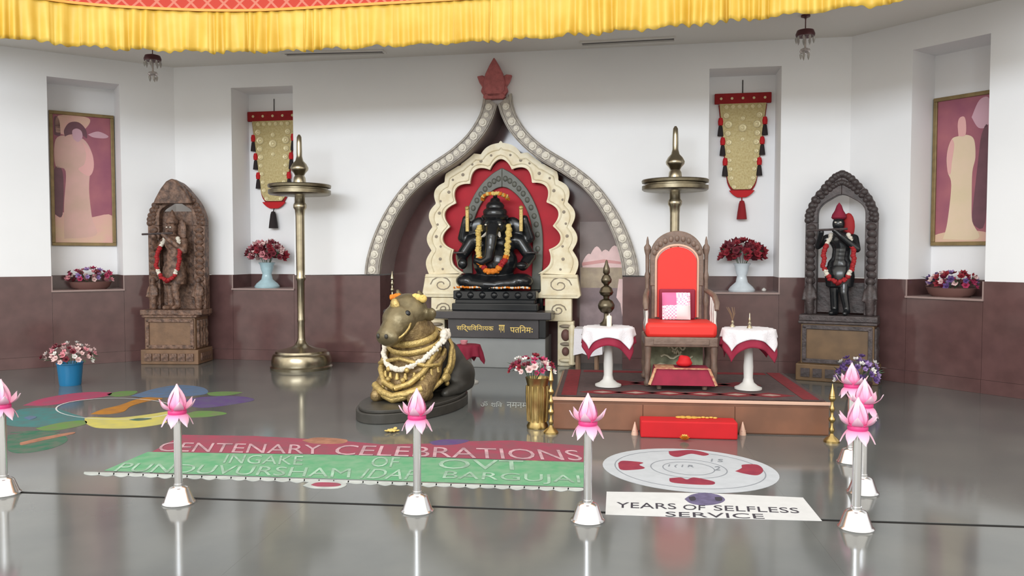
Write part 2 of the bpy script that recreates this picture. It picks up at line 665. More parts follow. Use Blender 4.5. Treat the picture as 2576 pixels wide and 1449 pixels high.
for p_, q_ in zip(mid[:-1], mid[1:]):
    L = math.hypot(q_[0] - p_[0], q_[1] - p_[1])
    while nxt <= run + L:
        k = (nxt - run) / L
        spots.append((p_[0] + (q_[0] - p_[0]) * k, p_[1] + (q_[1] - p_[1]) * k))
        nxt += .108
    run += L
for sgn in (-1, 1):
    for i, (x, z) in enumerate(spots):
        sc = 1.0 if i % 2 == 0 else .72
        if z > 3.3:
            sc *= .85
        obj('rim_boss', boss_me, 'rim_boss', rim, 40, 0, (AC_U + sgn * x, -.07, z), (0, i * .4, 0), sc)

# soffit: a ceiling strip along the walls; beyond its edge the hall is higher
EDGE_PX = [(-260, 70), (0, 95), (200, 118), (420, 130), (640, 133), (900, 122), (1280, 103), (1600, 78), (1900, 50), (2100, 27), (2250, 10), (2420, -14), (2700, -62)]
FRILL_Z0 = 3.66
EDGE = []
for x, y in EDGE_PX:
    p = FP(x, y, FRILL_Z0)
    EDGE.append((p.x, p.y))
EDGE = smoothpts(EDGE, 8)
lend = LW.pt(-SIDE)
rend = RW.pt(SIDE)
out_b = [BW.pt(uL, -.2), BW.pt(uR, -.2)]
ol, orr = LW.pt(-SIDE, -.2), RW.pt(SIDE, -.2)
poly = [(lend.x, lend.y)] + EDGE + [(rend.x, rend.y), (orr.x, orr.y), (out_b[1].x, out_b[1].y), (out_b[0].x, out_b[0].y), (ol.x, ol.y)]
m = MB()
m.slab(poly, CEIL, CEIL + .12)
ceiling = struct(m.build('ceiling', 'soffit_paint', None, 0))
# fascia rising from the soffit's edge
fa = MB()
n = len(EDGE)
fv = []
for (x, y) in EDGE:
    fv += [(x, y + .05, CEIL - .02), (x, y + .12, CEIL - .02), (x, y + .12, CEIL + 1.6), (x, y + .05, CEIL + 1.6)]
ff = []
for i in range(n - 1):
    a, b = 4 * i, 4 * i + 4
    for k in range(4):
        ff.append((a + k, a + (k + 1) % 4, b + (k + 1) % 4, b + k))
fa.add(fv, ff)
fa.build('fascia', 'soffit_paint', ceiling, 40)
# ================================================================== festival valance along the soffit's edge
def along(path):
    P = [Vector((x, y, 0)) for x, y in path]
    L = [0.]
    for a, b in zip(P[:-1], P[1:]):
        L.append(L[-1] + (b - a).length)
    return P, L
def sample(P, L, s):
    import bisect
    i = min(max(bisect.bisect_right(L, s) - 1, 0), len(P) - 2)
    t = (s - L[i]) / (L[i + 1] - L[i])
    d = (P[i + 1] - P[i]).normalized()
    return P[i].lerp(P[i + 1], t), Vector((d.y, -d.x, 0))
EP, EL = along(EDGE)
FRILL_Z1 = 4.095
val = thing('festival_valance', 'yellow pleated satin valance with red patterned band hung along the ceiling edge', 'valance', (EDGE[40][0], EDGE[40][1], FRILL_Z0))
vinv = Matrix.Translation(-Vector(val.location))
random.seed(5)
NS = 1500
rows = 9
ph, amp = 0., .03
v, f = [], []
phs = []
for i in range(NS + 1):
    phs.append((ph, amp))
    if random.random() < .05:
        amp = random.uniform(.012, .045)
        fr = random.uniform(.18, .6)
    if i == 0:
        fr = .5
    ph += fr
for j in range(rows + 1):
    t = j / rows
    z = FRILL_Z1 - t * (FRILL_Z1 - FRILL_Z0)
    for i in range(NS + 1):
        s = EL[-1] * i / NS
        p, nrm = sample(EP, EL, s)
        a, b = phs[i]
        off = math.sin(a + .6 * t * math.sin(i * .07)) * b * (.35 + .75 * t) + .012 * math.sin(i * .11) * t
        zz = z + (.012 * math.sin(i * .09) + .008 * math.sin(i * .41)) * t
        q = p + nrm * (.03 + off)
        v.append((q.x, q.y, zz))
for j in range(rows):
    for i in range(NS):
        a = j * (NS + 1) + i
        f.append((a, a + 1, a + NS + 2, a + NS + 1))
m = MB(); m.add(v, f, vinv)
fo = m.build('frill', 'frill_yellow', val, 180)
so = fo.modifiers.new('solid', 'SOLIDIFY'); so.thickness = .003
def strip(name, z0, z1, out, mt, lab=None):
    v, f = [], []
    N = 240
    for i in range(N + 1):
        p, nrm = sample(EP, EL, EL[-1] * i / N)
        for o_, z in ((out, z0), (out, z1), (out - .012, z1), (out - .012, z0)):
            q = p + nrm * o_
            v.append((q.x, q.y, z))
    for i in range(N):
        a, b = 4 * i, 4 * i + 4
        for k in range(4):
            f.append((a + k, a + (k + 1) % 4, b + (k + 1) % 4, b + k))
    m = MB(); m.add(v, f, vinv)
    return m.build(name, mt, val, 40)
strip('top_binding', FRILL_Z1 - .012, FRILL_Z1 + .014, .056, 'frill_orange')
# red cloth with a pale diamond lattice
rc = mat('red_lattice', (170, 44, 26), .7)
nt = rc.node_tree
tc = nt.nodes.new('ShaderNodeTexCoord')
mp = nt.nodes.new('ShaderNodeMapping')
mp.inputs['Rotation'].default_value = (0, R(45), 0)
nt.links.new(tc.outputs['Object'], mp.inputs['Vector'])
mx = None
for d_ in ('X', 'Z'):
    wv = nt.nodes.new('ShaderNodeTexWave')
    wv.bands_direction = d_
    wv.inputs['Scale'].default_value = 2.6
    wv.inputs['Distortion'].default_value = .6
    nt.links.new(mp.outputs['Vector'], wv.inputs['Vector'])
    if mx is None:
        mx = wv.outputs['Fac']
    else:
        mm = nt.nodes.new('ShaderNodeMath'); mm.operation = 'MAXIMUM'
        nt.links.new(mx, mm.inputs[0]); nt.links.new(wv.outputs['Fac'], mm.inputs[1])
        mx = mm.outputs[0]
rp = nt.nodes.new('ShaderNodeValToRGB')
rp.color_ramp.elements[0].position = .88; rp.color_ramp.elements[0].color = (*lin((176, 46, 26)), 1)
rp.color_ramp.elements[1].position = .96; rp.color_ramp.elements[1].color = (*lin((190, 110, 92)), 1)
nt.links.new(mx, rp.inputs['Fac']); nt.links.new(rp.outputs['Color'], nt.nodes['Principled BSDF'].inputs['Base Color'])
strip('red_band', FRILL_Z1, FRILL_Z1 + .75, .04, 'red_lattice')

# ================================================================== soffit fittings
def slot(x0, y0, x1, y1, label):
    a, b = FP(x0, y0, CEIL), FP(x1, y1, CEIL)
    c = (a + b) / 2
    L = (b - a).length
    t = thing('air_slot', label, 'air vent', (c.x, c.y, CEIL), math.atan2(b.y - a.y, b.x - a.x))
    m = MB()
    for s_ in (-1, 1):
        m.box((0, s_ * .075, -.012), (L, .02, .024)); m.box((s_ * (L / 2 - .01), 0, -.012), (.02, .15, .024))
    m.build('vent_frame', 'soffit_paint', t, 0)
    for k in range(3):
        m = MB(); m.box((0, -.045 + .045 * k, -.008), (L - .04, .03, .006), Matrix.Rotation(.2, 4, 'X')); m.build('vent_slat', 'slot_dark', t, 0)
    m = MB(); m.box((0, 0, -.0015), (L - .02, .14, .003)); m.build('vent_back', 'slot_dark', t, 0)
slot(715, 134, 968, 128, 'long dark air slot in the ceiling above the tall lamp and bull')
slot(1460, 108, 1700, 95, 'long dark air slot in the ceiling above the red throne')

def pendant(x, ybot, Y, label):
    top = DP(x, ybot, Y)
    zb = top.z
    t = thing('crystal_pendant', label, 'pendant lamp', (top.x, top.y, CEIL), 0)
    H = CEIL - zb
    m = MB(); m.lathe([(.0, 0), (.05, 0), (.05, -.02), (.012, -.035), (.006, -.05), (.006, -(H - .34)), (.0, -(H - .34))], 14); m.build('stem', 'maroon_metal', t)
    z1 = -(H - .34)
    m = MB(); m.lathe([(.02, z1 + .01), (.09, z1 - .01), (.105, z1 - .05), (.1, z1 - .075), (.06, z1 - .07), (.02, z1 - .05)], 20); m.build('upper_cup', 'maroon_metal', t)
    dm = MB(); dm.lathe([(.002, 0), (.016, -.022), (.012, -.05), (.001, -.078)], 6); dme = dm.mesh('crystal_drop')
    for k in range(9):
        a = 2 * PI * k / 9
        obj('crystal_drop', dme, 'crystal', t, 0, 0, (.095 * math.cos(a), .095 * math.sin(a), z1 - .075))
    m = MB(); m.lathe([(.012, z1 - .05), (.012, z1 - .2), (.05, z1 - .215), (.06, z1 - .24), (.045, z1 - .26), (.008, z1 - .27)], 16); m.build('lower_dish', 'silver_trim', t)
    for k in range(5):
        a = 2 * PI * k / 5 + .3
        obj('crystal_drop', dme, 'crystal', t, 0, 0, (.045 * math.cos(a), .045 * math.sin(a), z1 - .255))
pendant(385, 207, 10.1, 'small crystal pendant lamp hanging from ceiling beside the carved brown shrine')
pendant(2025, 152, 9.0, 'small crystal pendant lamp hanging from ceiling beside the open dark shrine')

# ================================================================== arch bud
bud_p = BW.pt(BW.hit(1247, 200)[0], .05, BW.hit(1247, 245)[1])
bud = thing('lotus_finial', 'dull red carved lotus bud crowning the ogee arch', 'finial', bud_p, TH_B)
s_ = AS
def leafpts(pts):
    return [(x * s_, z * s_) for x, z in pts]
def sym(h):
    return [(x, z) for x, z in h] + [(-x, z) for x, z in reversed(h) if abs(x) > 1e-6]
m = MB(); m.prism(leafpts(sym([(16, -2), (26, 14), (27, 34), (22, 54), (12, 74), (0, 94)])), -.08, .0); m.build('centre_petal', 'bud_red', bud, 30, .016)
for sg in (-1, 1):
    m = MB(); m.prism(leafpts([(sg * x, z) for x, z in [(6, 4), (26, 16), (38, 34), (44, 50), (30, 52), (16, 44)]]), -.05, .02); m.build('side_petal', 'bud_red', bud, 30, .012)
    m = MB(); m.prism(leafpts([(sg * x, z) for x, z in [(8, -2), (24, -2), (34, 12), (30, 24), (14, 22)]]), -.06, .03); m.build('lower_petal', 'bud_red', bud, 30, .012)
m = MB(); m.prism(leafpts(sym([(22, -8), (28, -3), (24, 4), (16, 6)])), -.08, .02); m.build('collar', 'bud_red', bud, 30, .008)

# ================================================================== flowers
def blossom_mesh(name, petals=6, r=.03, layers=2):
    m = MB()
    for l in range(layers):
        rr = r * (1 - .35 * l)
        for k in range(petals):
            a = 2 * PI * (k + .5 * l) / petals
            M = Matrix.Rotation(a, 4, 'Z') @ Matrix.Rotation(-R(18 + 32 * l), 4, 'Y')
            w_ = rr * .42
            m.add([(0, 0, 0), (rr * .55, -w_, .004), (rr, 0, .012), (rr * .55, w_, .004)], [(0, 1, 2), (0, 2, 3)], M)
    m.ell((0, 0, .01), (r * .22, r * .22, r * .2), 6, 4)
    return m.mesh(name)
FLOWER_RGB = {'pink': (226, 150, 160), 'pale_pink': (240, 206, 204), 'red': (150, 34, 50), 'wine': (120, 40, 54), 'magenta': (190, 62, 104),
              'purple': (108, 78, 140), 'lilac': (170, 140, 196), 'white': (240, 236, 232), 'orange': (238, 150, 40), 'yellow': (240, 208, 110)}
for k_, c_ in FLOWER_RGB.items():
    mat('flower_' + k_, c_, .75, var=.12, scale=60)
BL = {}
def bl_mesh(col, petals):
    if (col, petals) not in BL:
        BL[(col, petals)] = blossom_mesh('blossom', petals)
    return BL[(col, petals)]
leaf_m = MB(); leaf_m.add([(0, 0, 0), (.03, -.013, .006), (.075, 0, 0), (.03, .013, .006)], [(0, 1, 2), (0, 2, 3)])
LEAF = leaf_m.mesh('leaf')
def flowers(parent, c, r, cols, n, size=1., flat=1., seed=1, leaves=10, low=-.2):
    rnd = random.Random(seed)
    for i in range(n):
        # golden-angle spread on an ellipsoid dome
        zf = low + (1 - low) * (i + .5) / n
        a = i * 2.39996 + rnd.uniform(-.2, .2)
        hr = math.sqrt(max(0, 1 - zf * zf)) if zf > 0 else 1.
        k = rnd.uniform(.72, 1.04)
        p = Vector((c[0] + r[0] * hr * math.cos(a) * k, c[1] + r[1] * hr * math.sin(a) * k, c[2] + r[2] * zf * k))
        nrm = Vector((math.cos(a) * hr / r[0], math.sin(a) * hr / r[1], max(.2, zf) / r[2])).normalized()
        col = cols[rnd.randrange(len(cols))]
        o = obj('blossom', bl_mesh(col, 6 if i % 2 else 5), 'flower_' + col, parent, 0, 0, p, nrm.to_track_quat('Z', 'Y').to_euler(), size * rnd.uniform(.8, 1.2))
    for i in range(leaves):
        a = i * 2.39996
        p = Vector((c[0] + r[0] * .8 * math.cos(a), c[1] + r[1] * .8 * math.sin(a), c[2] - r[2] * .1 + rnd.uniform(-.02, .03)))
        obj('leaf', LEAF, 'leaf_green', parent, 0, 0, p, (rnd.uniform(-.4, .4), rnd.uniform(-.9, .5), a), min(size, 1.4) * rnd.uniform(.8, 1.15))
    m = MB()
    for i in range(7):
        a = i * 2.39996
        m.tube([(c[0] + .01 * math.cos(a), c[1] + .01 * math.sin(a), max(.05, c[2] - r[2] - .05)), (c[0] + r[0] * .5 * math.cos(a), c[1] + r[1] * .5 * math.sin(a), c[2] + r[2] * .3)], .004, 5)
    m.build('stems', 'leaf_green', parent, 40)

def niche_vase(x, y, W, label, vm, cols, s, seed, depth=.24, H=.36):
    u = W.hit(x, y, depth)[0]
    p = W.pt(u, -depth, SILL)
    t = thing('flower_vase', label, 'vase', p, W.th)
    m = MB(); m.lathe([(0, 0), (.15 * s, 0), (.155 * s, .02), (.13 * s, .06), (.07 * s, .12), (.055 * s, .2), (.075 * s, .27), (.085 * s, .33), (.105 * s, H), (.09 * s, H + .005), (.06 * s, H - .04)], 24)
    m.build('vase_body', vm, t)
    flowers(t, (0, 0, H + .13), (.28, .14, .17), cols, 60, 2.2, seed=seed, leaves=24, low=-.45)
niche_vase(672, 700, BW, 'pale blue pedestal vase of pink flowers in the niche behind a tall brass lamp', 'vase_blue', ['wine', 'pink', 'red', 'wine', 'pale_pink'], 1.15, 3)
niche_vase(1866, 700, BW, 'whitish pedestal vase of dark red roses in the niche behind the red throne', 'vase_white', ['red', 'wine', 'red', 'wine'], 1.1, 4)
# a small white ball beside the second vase
u = BW.hit(1922, 716, .2)[0]
m = MB(); m.ell((0, 0, .022), (.03, .03, .022)); m.lathe([(.012, .036), (.016, .044), (.004, .05)], 8)
o = m.build('small_white_cup', 'table_white'); o.location = BW.pt(u, -.2, SILL); tag(o, 'tiny white cup on the niche sill beside the vase of roses', 'cup')

def niche_basket(x, y, W, label, cols, seed):
    u = W.hit(x, y, .22)[0]
    t = thing('flower_bowl', label, 'flower bowl', W.pt(u, -.22, SILL), W.th)
    m = MB(); m.lathe([(0, 0), (.2, 0), (.24, .03), (.27, .1), (.255, .1), (.22, .05), (0, .04)], 24, None, 1, .7); m.build('bowl', 'terracotta', t)
    flowers(t, (0, 0, .17), (.29, .13, .12), cols, 46, 1.6, seed=seed, leaves=14, low=-.5)
niche_basket(228, 715, LW, 'low bowl of pink and mauve flowers beneath the portrait with a dark-haired figure', ['pink', 'magenta', 'lilac', 'pale_pink', 'wine'], 11)
niche_basket(2392, 715, RW, 'low bowl of purple and red flowers beneath the portrait against rose background', ['lilac', 'purple', 'magenta', 'red', 'pale_pink'], 12)

# flower pots on the floor
p = FP(177, 968)
t = thing('flower_bucket', 'blue plastic bucket of pale pink flowers beside the chalk petal drawing', 'flower pot', p)
m = MB(); m.lathe([(0, 0), (.11, 0), (.115, .02), (.135, .24), (.142, .245), (.142, .26), (.13, .258), (.12, .2), (0, .2)], 28); m.build('bucket', 'blue_plastic', t)
flowers(t, (0, 0, .33), (.28, .24, .15), ['pale_pink', 'pink', 'white', 'pale_pink', 'wine'], 52, 1.35, seed=21, leaves=18, low=-.35)
p = FP(2158, 1003)
t = thing('flower_bucket', 'low dark pot of purple and lilac flowers beyond the lotus stanchions', 'flower pot', p)
m = MB(); m.lathe([(0, 0), (.1, 0), (.11, .02), (.135, .16), (.14, .175), (.125, .172), (0, .13)], 24); m.build('pot', 'maroon_metal', t)
flowers(t, (0, 0, .26), (.23, .2, .17), ['purple', 'lilac', 'lilac', 'purple', 'white'], 56, 1.45, seed=22, leaves=10, low=-.5)

# ================================================================== framed portraits in the side niches
def portrait(W, x0, x1, ytop, ybot, label, who):
    a = W.hit(x0, 450, NDEPTH)[0]
    z1 = W.hit(x0 if who == 1 else x1, ytop, NDEPTH)[1]
    z0 = W.hit(x0 if who == 1 else x1, ybot, NDEPTH)[1]
    b = W.hit(x1, 450, NDEPTH)[0]
    lim = nl if who == 1 else nr
    a, b = max(a, lim[0] + .012), min(b, lim[1] - .012)
    Wd, H = b - a, z1 - z0
    t = thing('framed_portrait', label, 'portrait', W.pt((a + b) / 2, -(NDEPTH - .03), z0), W.th)
    fw = .045
    for nm, c, d in (('frame_rail', (0, 0, fw / 2), (Wd, .04, fw)), ('frame_rail', (0, 0, H - fw / 2), (Wd, .04, fw)),
                     ('frame_stile', (-Wd / 2 + fw / 2, 0, H / 2), (fw, .04, H - 2 * fw)), ('frame_stile', (Wd / 2 - fw / 2, 0, H / 2), (fw, .04, H - 2 * fw))):
        m = MB(); m.box(c, d); m.build(nm, 'picture_frame', t, 0, .006)
    m = MB(); m.box((0, .008, H / 2), (Wd - 2 * fw + .004, .01, H - 2 * fw + .004))
    bg = m.build('picture_ground', 'portrait_rose', t, 0)
    w2, h2 = Wd - 2 * fw, H - 2 * fw
    def shape(nm, pts, mt, lay):
        pp = smoothpts([((x - .5) * w2, fw + z * h2) for x, z in pts + pts[:1]], 5)[:-1]
        pp = [(min(max(x, -w2 / 2), w2 / 2), min(max(z, fw), fw + h2)) for x, z in pp]
        m = MB(); m.prism(pp, .0025 - lay * .0012, .004 - lay * .0012); m.build(nm, mt, bg, 0)
    if who == 1:
        shape('printed_floor', [(0, 0), (1, 0), (1, .22), (.55, .2), (0, .23)], 'portrait_floor', 0)
        shape('printed_wall_light', [(.05, .86), (.1, .99), (.62, .99), (.55, .9), (.3, .84)], 'portrait_floor', 0)
        shape('printed_gown', [(.15, .03), (.16, .3), (.2, .56), (.03, .6), (.04, .8), (.25, .84), (.52, .82), (.66, .72), (.68, .6), (.62, .54), (.6, .4), (.64, .2), (.7, .06)], 'portrait_gown_rose', 1)
        shape('printed_hair', [(.2, .83), (.19, .88), (.28, .94), (.44, .95), (.56, .9), (.58, .83), (.5, .85), (.3, .85)], 'portrait_hair', 2)
        shape('printed_face', [(.34, .82), (.33, .88), (.41, .9), (.49, .88), (.5, .83), (.42, .795)], 'portrait_face_mauve', 3)
        shape('printed_wall_dark', [(.02, .84), (.02, .97), (.1, .97), (.13, .86), (.1, .83)], 'portrait_hair', 0)
        shape('printed_sleeve', [(.5, .8), (.66, .72), (.69, .6), (.6, .53), (.42, .58), (.52, .62), (.56, .7)], 'portrait_face_pale', 2)
        shape('printed_cloud', [(.6, .86), (.78, .89), (.96, .86), (.9, .84), (.7, .84)], 'portrait_face_mauve', 0)
        shape('printed_curtain', [(.0, .22), (.13, .22), (.15, .55), (.0, .56)], 'portrait_hair', 1)
    else:
        shape('printed_floor', [(0, 0), (1, 0), (1, .06), (.5, .08), (0, .05)], 'portrait_floor', 0)
        shape('printed_chair', [(.7, .13), (.96, .13), (.98, .75), (.86, .74), (.8, .55)], 'portrait_hair', 0)
        shape('printed_gown', [(.16, .02), (.24, .14), (.3, .4), (.22, .5), (.2, .62), (.28, .72), (.42, .74), (.6, .74), (.72, .7), (.75, .58), (.7, .48), (.7, .3), (.72, .14), (.84, .02)], 'portrait_gown_cream', 1)
        shape('printed_sleeve', [(.2, .62), (.28, .72), (.34, .68), (.3, .56), (.28, .48), (.22, .5)], 'portrait_face_pale', 2)
        shape('printed_cloud', [(.66, .86), (.8, .97), (.98, .97), (.98, .8), (.8, .78)], 'portrait_face_mauve', 0)
        shape('printed_face', [(.42, .74), (.4, .82), (.43, .865), (.52, .87), (.56, .82), (.55, .74)], 'portrait_face_pale', 2)
mat('portrait_rose', (176, 104, 114), .5, rgb2=(150, 82, 104), scale=2.2)
mat('portrait_floor', (222, 190, 160), .5, rgb2=(228, 172, 168), scale=3)
mat('portrait_gown_rose', (208, 172, 156), .5, rgb2=(226, 178, 172), scale=2.5)
mat('portrait_gown_cream', (226, 206, 172), .5, rgb2=(236, 208, 184), scale=2.5)
mat('portrait_hair', (112, 70, 82), .5, var=.1, scale=8)
mat('portrait_face_mauve', (212, 168, 182), .5)
mat('portrait_face_pale', (232, 176, 172), .5)
portrait(LW, 126, 296, 278, 618, 'gilt-framed full-length portrait of a dark-haired figure in a pale robe', 1)
portrait(RW, 2334, 2500, 226, 617, 'gilt-framed full-length portrait of a robed figure on deep rose background', 2)

# ================================================================== elephant forehead ornaments in the back niches
def nettipattam(W, x0, x1, y0, y1, label, tassel_m):
    dep = NDEPTH
    ua, zt = W.hit(x0, y0, dep)
    ub, _ = W.hit(x1, y0, dep)
    _, zb = W.hit((x0 + x1) / 2, y1, dep)
    Wd, H = ub - ua, zt - zb
    t = thing('caparison_ornament', label, 'wall hanging', W.pt((ua + ub) / 2, -(dep - .03), zb), W.th)
    def hw(k):      # half width at relative height k (1 = top of the gold)
        return Wd * (.5 * (.52 + .48 * min(1, max(0, k)) ** .9)) * (1 if k > .16 else math.sqrt(max(0., 1 - ((.16 - k) / .168) ** 2)))
    gold_top = H * .9
    def outline(sc, kt=1., kb=0.):
        pts = []
        for i in range(25):
            k = kb + (kt - kb) * i / 24
            pts.append((hw(k) * sc, k * gold_top))
        return [(-x, z) for x, z in reversed(pts)] + pts
    m = MB(); m.prism([(x, z + .02 * H) for x, z in outline(.9, .97, .02)], .0, .02); m.build('backing_cloth', 'band_red', t, 0)
    m = MB(); m.prism([(x, z + .045 * H) for x, z in outline(.88, .955, .035)], -.022, .0)
    m.build('gold_panel', 'gold_panel', t, 0, .006)
    m = MB(); m.box((0, -.005, H * .95), (Wd * 1.04, .04, H * .1)); band_ = m.build('top_band', 'band_red', t, 0, .008)
    bm_ = MB(); bm_.lathe([(.0, 0), (.5, 0), (.5, .12), (.42, .2), (.3, .14), (.24, .14), (.18, .26), (.0, .32)], 14, Matrix.Rotation(PI / 2, 4, 'X')); bme = bm_.mesh('boss')
    for k in range(5):
        obj('band_stud', bme, 'gold_boss', band_, 40, 0, (Wd * (-.4 + .2 * k), -.026, H * .95), None, Wd * .05)
    for sg in (-1, 1):
        for i in range(9):
            k = .84 - i * .095
            d_ = Wd * (.15 if i == 1 else .115 if i < 4 else .085)
            obj('gold_boss', bme, 'gold_boss', t, 40, 0, (sg * (hw(k) * .83 - d_ * .72), -.02, k * gold_top + .03 * H), None, d_)
    for i in range(6):
        obj('gold_boss', bme, 'gold_boss', t, 40, 0, (Wd * (-.3 + .12 * i), -.02, gold_top * .965), None, Wd * .08)
    for z_, d_ in ((.84, .09), (.74, .16), (.62, .08)):
        obj('gold_boss', bme, 'gold_boss', t, 40, 0, (0, -.02, z_ * gold_top), None, Wd * d_)
    for sg in (-1, 1):
        for i, k in enumerate((.66, .45, .23)):
            M_ = Matrix.Translation((sg * (hw(k + .07) * .92), -.02, k * gold_top))
            m = MB(); m.lathe([(.0, .135), (.024, .13), (.034, .06), (.04, 0), (.0, .0)], 10, M_)
            td = m.build('side_tassel', 'tassel_black', t, 40)
            m = MB(); m.lathe([(.0, .24), (.024, .235), (.034, .19), (.03, .14), (0, .13)], 10, M_)
            m.build('tassel_knob', 'red_fabric', td, 40)
    m = MB(); m.prism([(x, z) for x, z in outline(.96, .075, .0)], -.03, -.002); m.build('red_hem', 'red_fabric', t, 0, .006)
    m = MB(); m.tube([(0, -.012, .01), (0, -.045, -.06)], .008, 6); m.build('tassel_cord', tassel_m, t, 40)
    m = MB(); m.lathe([(.0, -.04), (.028, -.05), (.04, -.09), (.056, -.2), (.066, -.29), (0, -.29)], 14, Matrix.Translation((0, -.045, 0))); m.build('tassel', tassel_m, t, 40)
    m = MB(); m.tube([(0, .02, H * 1.0), (0, .024, H * 1.13)], .006, 6); m.build('hanging_cord', 'tassel_black', t, 40)
nettipattam(BW, 1800, 1937, 238, 497, 'gold elephant caparison with red tassel hanging behind the throne', 'tassel_red')
nettipattam(BW, 629, 752, 283, 525, 'gold elephant caparison with dark tassel hanging beside the tall lamp', 'tassel_black')

# ================================================================== tall brass oil lamps
def tall_lamp(x, y, Hpx, label):
    p = FP(x, y)
    t = thing('tall_oil_lamp', label, 'oil lamp', p)
    H = 3.06
    k = H / 588.
    def pr(l):
        return [(r * k, (588 - z) * k) for r, z in l]
    m = MB(); m.lathe([(0, 0), (.40, 0), (.405, .03), (.385, .05), (.39, .1), (.375, .17), (.36, .2), (.34, .21), (.33, .235), (.25, .25), (.18, .27), (.1, .3), (.07, .34), (.05, .38)], 40); m.build('base', 'brass', t)
    m = MB(); m.lathe([(.055, .36), (.048, .4), (.046, .6), (.05, .62), (.05, .65), (.046, .67), (.05, 1.15), (.062, 1.17), (.062, 1.2), (.054, 1.22), (.056, 1.3), (.058, 2.0), (.066, 2.08), (.085, 2.11), (.085, 2.15), (.066, 2.18), (.064, 2.26)], 28); m.build('shaft', 'brass', t)
    m = MB(); m.lathe([(.05, 2.25), (.2, 2.26), (.38, 2.275), (.4, 2.29), (.4, 2.335), (.36, 2.345), (.36, 2.36), (.4, 2.37), (.405, 2.4), (.395, 2.41), (.37, 2.385), (.1, 2.37), (.05, 2.38)], 40); m.build('oil_plate', 'brass_dull', t)
    for a in range(5):
        an = a * 2 * PI / 5 + .31
        m = MB(); m.lathe([(.0, 2.37), (.03, 2.375), (.032, 2.41), (.02, 2.405), (0, 2.39)], 10, Matrix.Translation((.33 * math.cos(an), .33 * math.sin(an), 0))); m.build('wick_cup', 'brass_dull', t)
    m = MB(); m.lathe([(.07, 2.37), (.085, 2.42), (.075, 2.5), (.06, 2.53), (.075, 2.56), (.11, 2.6), (.115, 2.63), (.09, 2.68), (.052, 2.72), (.036, 2.78), (.036, 2.84), (.034, 2.95), (.03, 3.03), (.012, 3.06), (0, 3.06)], 24); m.build('finial', 'brass', t)
tall_lamp(759, 926, 588, 'tall brass oil lamp with wide plate standing beside the bull statue')
tall_lamp(1694, 946, 588, 'tall brass oil lamp rising behind the red throne')
# ================================================================== altar
def A_(px, py, s=.0053):                # px offsets from the altar's axis and picture rows -> local x, z
    return ((px - 1252) * s, CAM_H + (HORIZON - py) * s)
alt = thing('altar_pedestal', 'dark stone altar plinth with lettered band on a pale grey step', 'altar', AC_P, TH_B)
m = MB(); m.box((-.03, .13, .2), (1.38, .62, .4)); m.build('granite_step', 'grey_granite_light', alt, 0, .008)
m = MB(); m.box((-.03, -.065, .525), (1.22, .33, .25)); m.box((0, .31, .525), (1.14, .42, .25)); m.build('lettered_block', 'dark_stone', alt, 0, .006)
m = MB(); m.box((.63, -.08, .53), (.09, .32, .24)); m.build('side_block', 'black_stone', alt, 0, .006)
m = MB(); m.box((-.04, -.105, .70), (1.58, .39, .1)); m.box((0, .3, .70), (1.14, .42, .1)); m.build('shelf', 'dark_stone', alt, 0, .012)
m = MB(); m.box((-.03, -.03, .80), (1.16, .24, .1)); m.box((-.03, -.02, .87), (1.08, .22, .06)); m.box((-.03, -.03, .96), (1.12, .24, .12)); m.box((0, .168, .885), (.92, .152, .27)); m.box((0, .27, .885), (1.14, .052, .27)); m.build('idol_seat', 'black_stone', alt, 0, .015)
cm = MB(); cm.lathe([(.05, 0), (.045, .015), (.02, .03), (0, .034)], 8, Matrix.Rotation(PI / 2, 4, 'X')); cme = cm.mesh('seat_carving')
for i in range(7):
    obj('seat_carving', cme, 'black_stone', alt, 40, 0, (-.51 + .16 * i, -.14, .96), None, 1.0)
for nm, txt, x0, x1 in (('band_lettering', 'सिद्धिविनायक', -.52, -.02), ('band_lettering', 'गण', .05, .13), ('band_lettering', 'पतिनमः', .20, .5)):
    text_on(nm, txt, (x0, -.235, .475), (x1 - x0, 0, 0), (0, 0, .10), 'sign_yellow' if False else 'garland_yellow', alt, .012)
# loose red petals on the step
pm = MB(); pm.ell((0, 0, 0), (.03, .02, .008), 8, 4); pme = pm.mesh('petal')
pet = thing('offered_petals', 'few red petals lying on the grey altar step', 'petals', BW.pt(AC_U - .1, .2, .402), TH_B)
for i, (x, y) in enumerate(((0, .0), (.05, .015), (.09, .01), (-.05, .01), (.03, .03))):
    obj('petal', pme, 'garland_red', pet, 40, 0, (x, y - .0, .008), (0, 0, i))

# ------------------------------------------------------------------ scalloped backplate round the idol
def resample(pts, n):
    L = [0.]
    for a, b in zip(pts[:-1], pts[1:]):
        L.append(L[-1] + math.hypot(b[0] - a[0], b[1] - a[1]))
    out = []
    j = 0
    for i in range(n + 1):
        s = L[-1] * i / n
        while j < len(L) - 2 and L[j + 1] < s:
            j += 1
        t = (s - L[j]) / max(1e-9, L[j + 1] - L[j])
        out.append((pts[j][0] + (pts[j + 1][0] - pts[j][0]) * t, pts[j][1] + (pts[j + 1][1] - pts[j][1]) * t))
    return out
def scallop(lst, lobes, amp, tip, s=.0054, n=120):
    base = resample(smoothpts([(hw * s, CAM_H + (HORIZON - y) * s) for y, hw in lst], 8), n)
    out = []
    for i, p in enumerate(base):
        a, b = base[max(i - 1, 0)], base[min(i + 1, n)]
        tx, tz = b[0] - a[0], b[1] - a[1]
        L = math.hypot(tx, tz)
        nx, nz = tz / L, -tx / L
        o_ = amp * s * (abs(math.sin(PI * lobes * i / n)) - .45)
        if tip and i > n * .985:
            o_ = 0
        out.append((max(0., p[0] + nx * o_), p[1] + nz * o_))
    return out
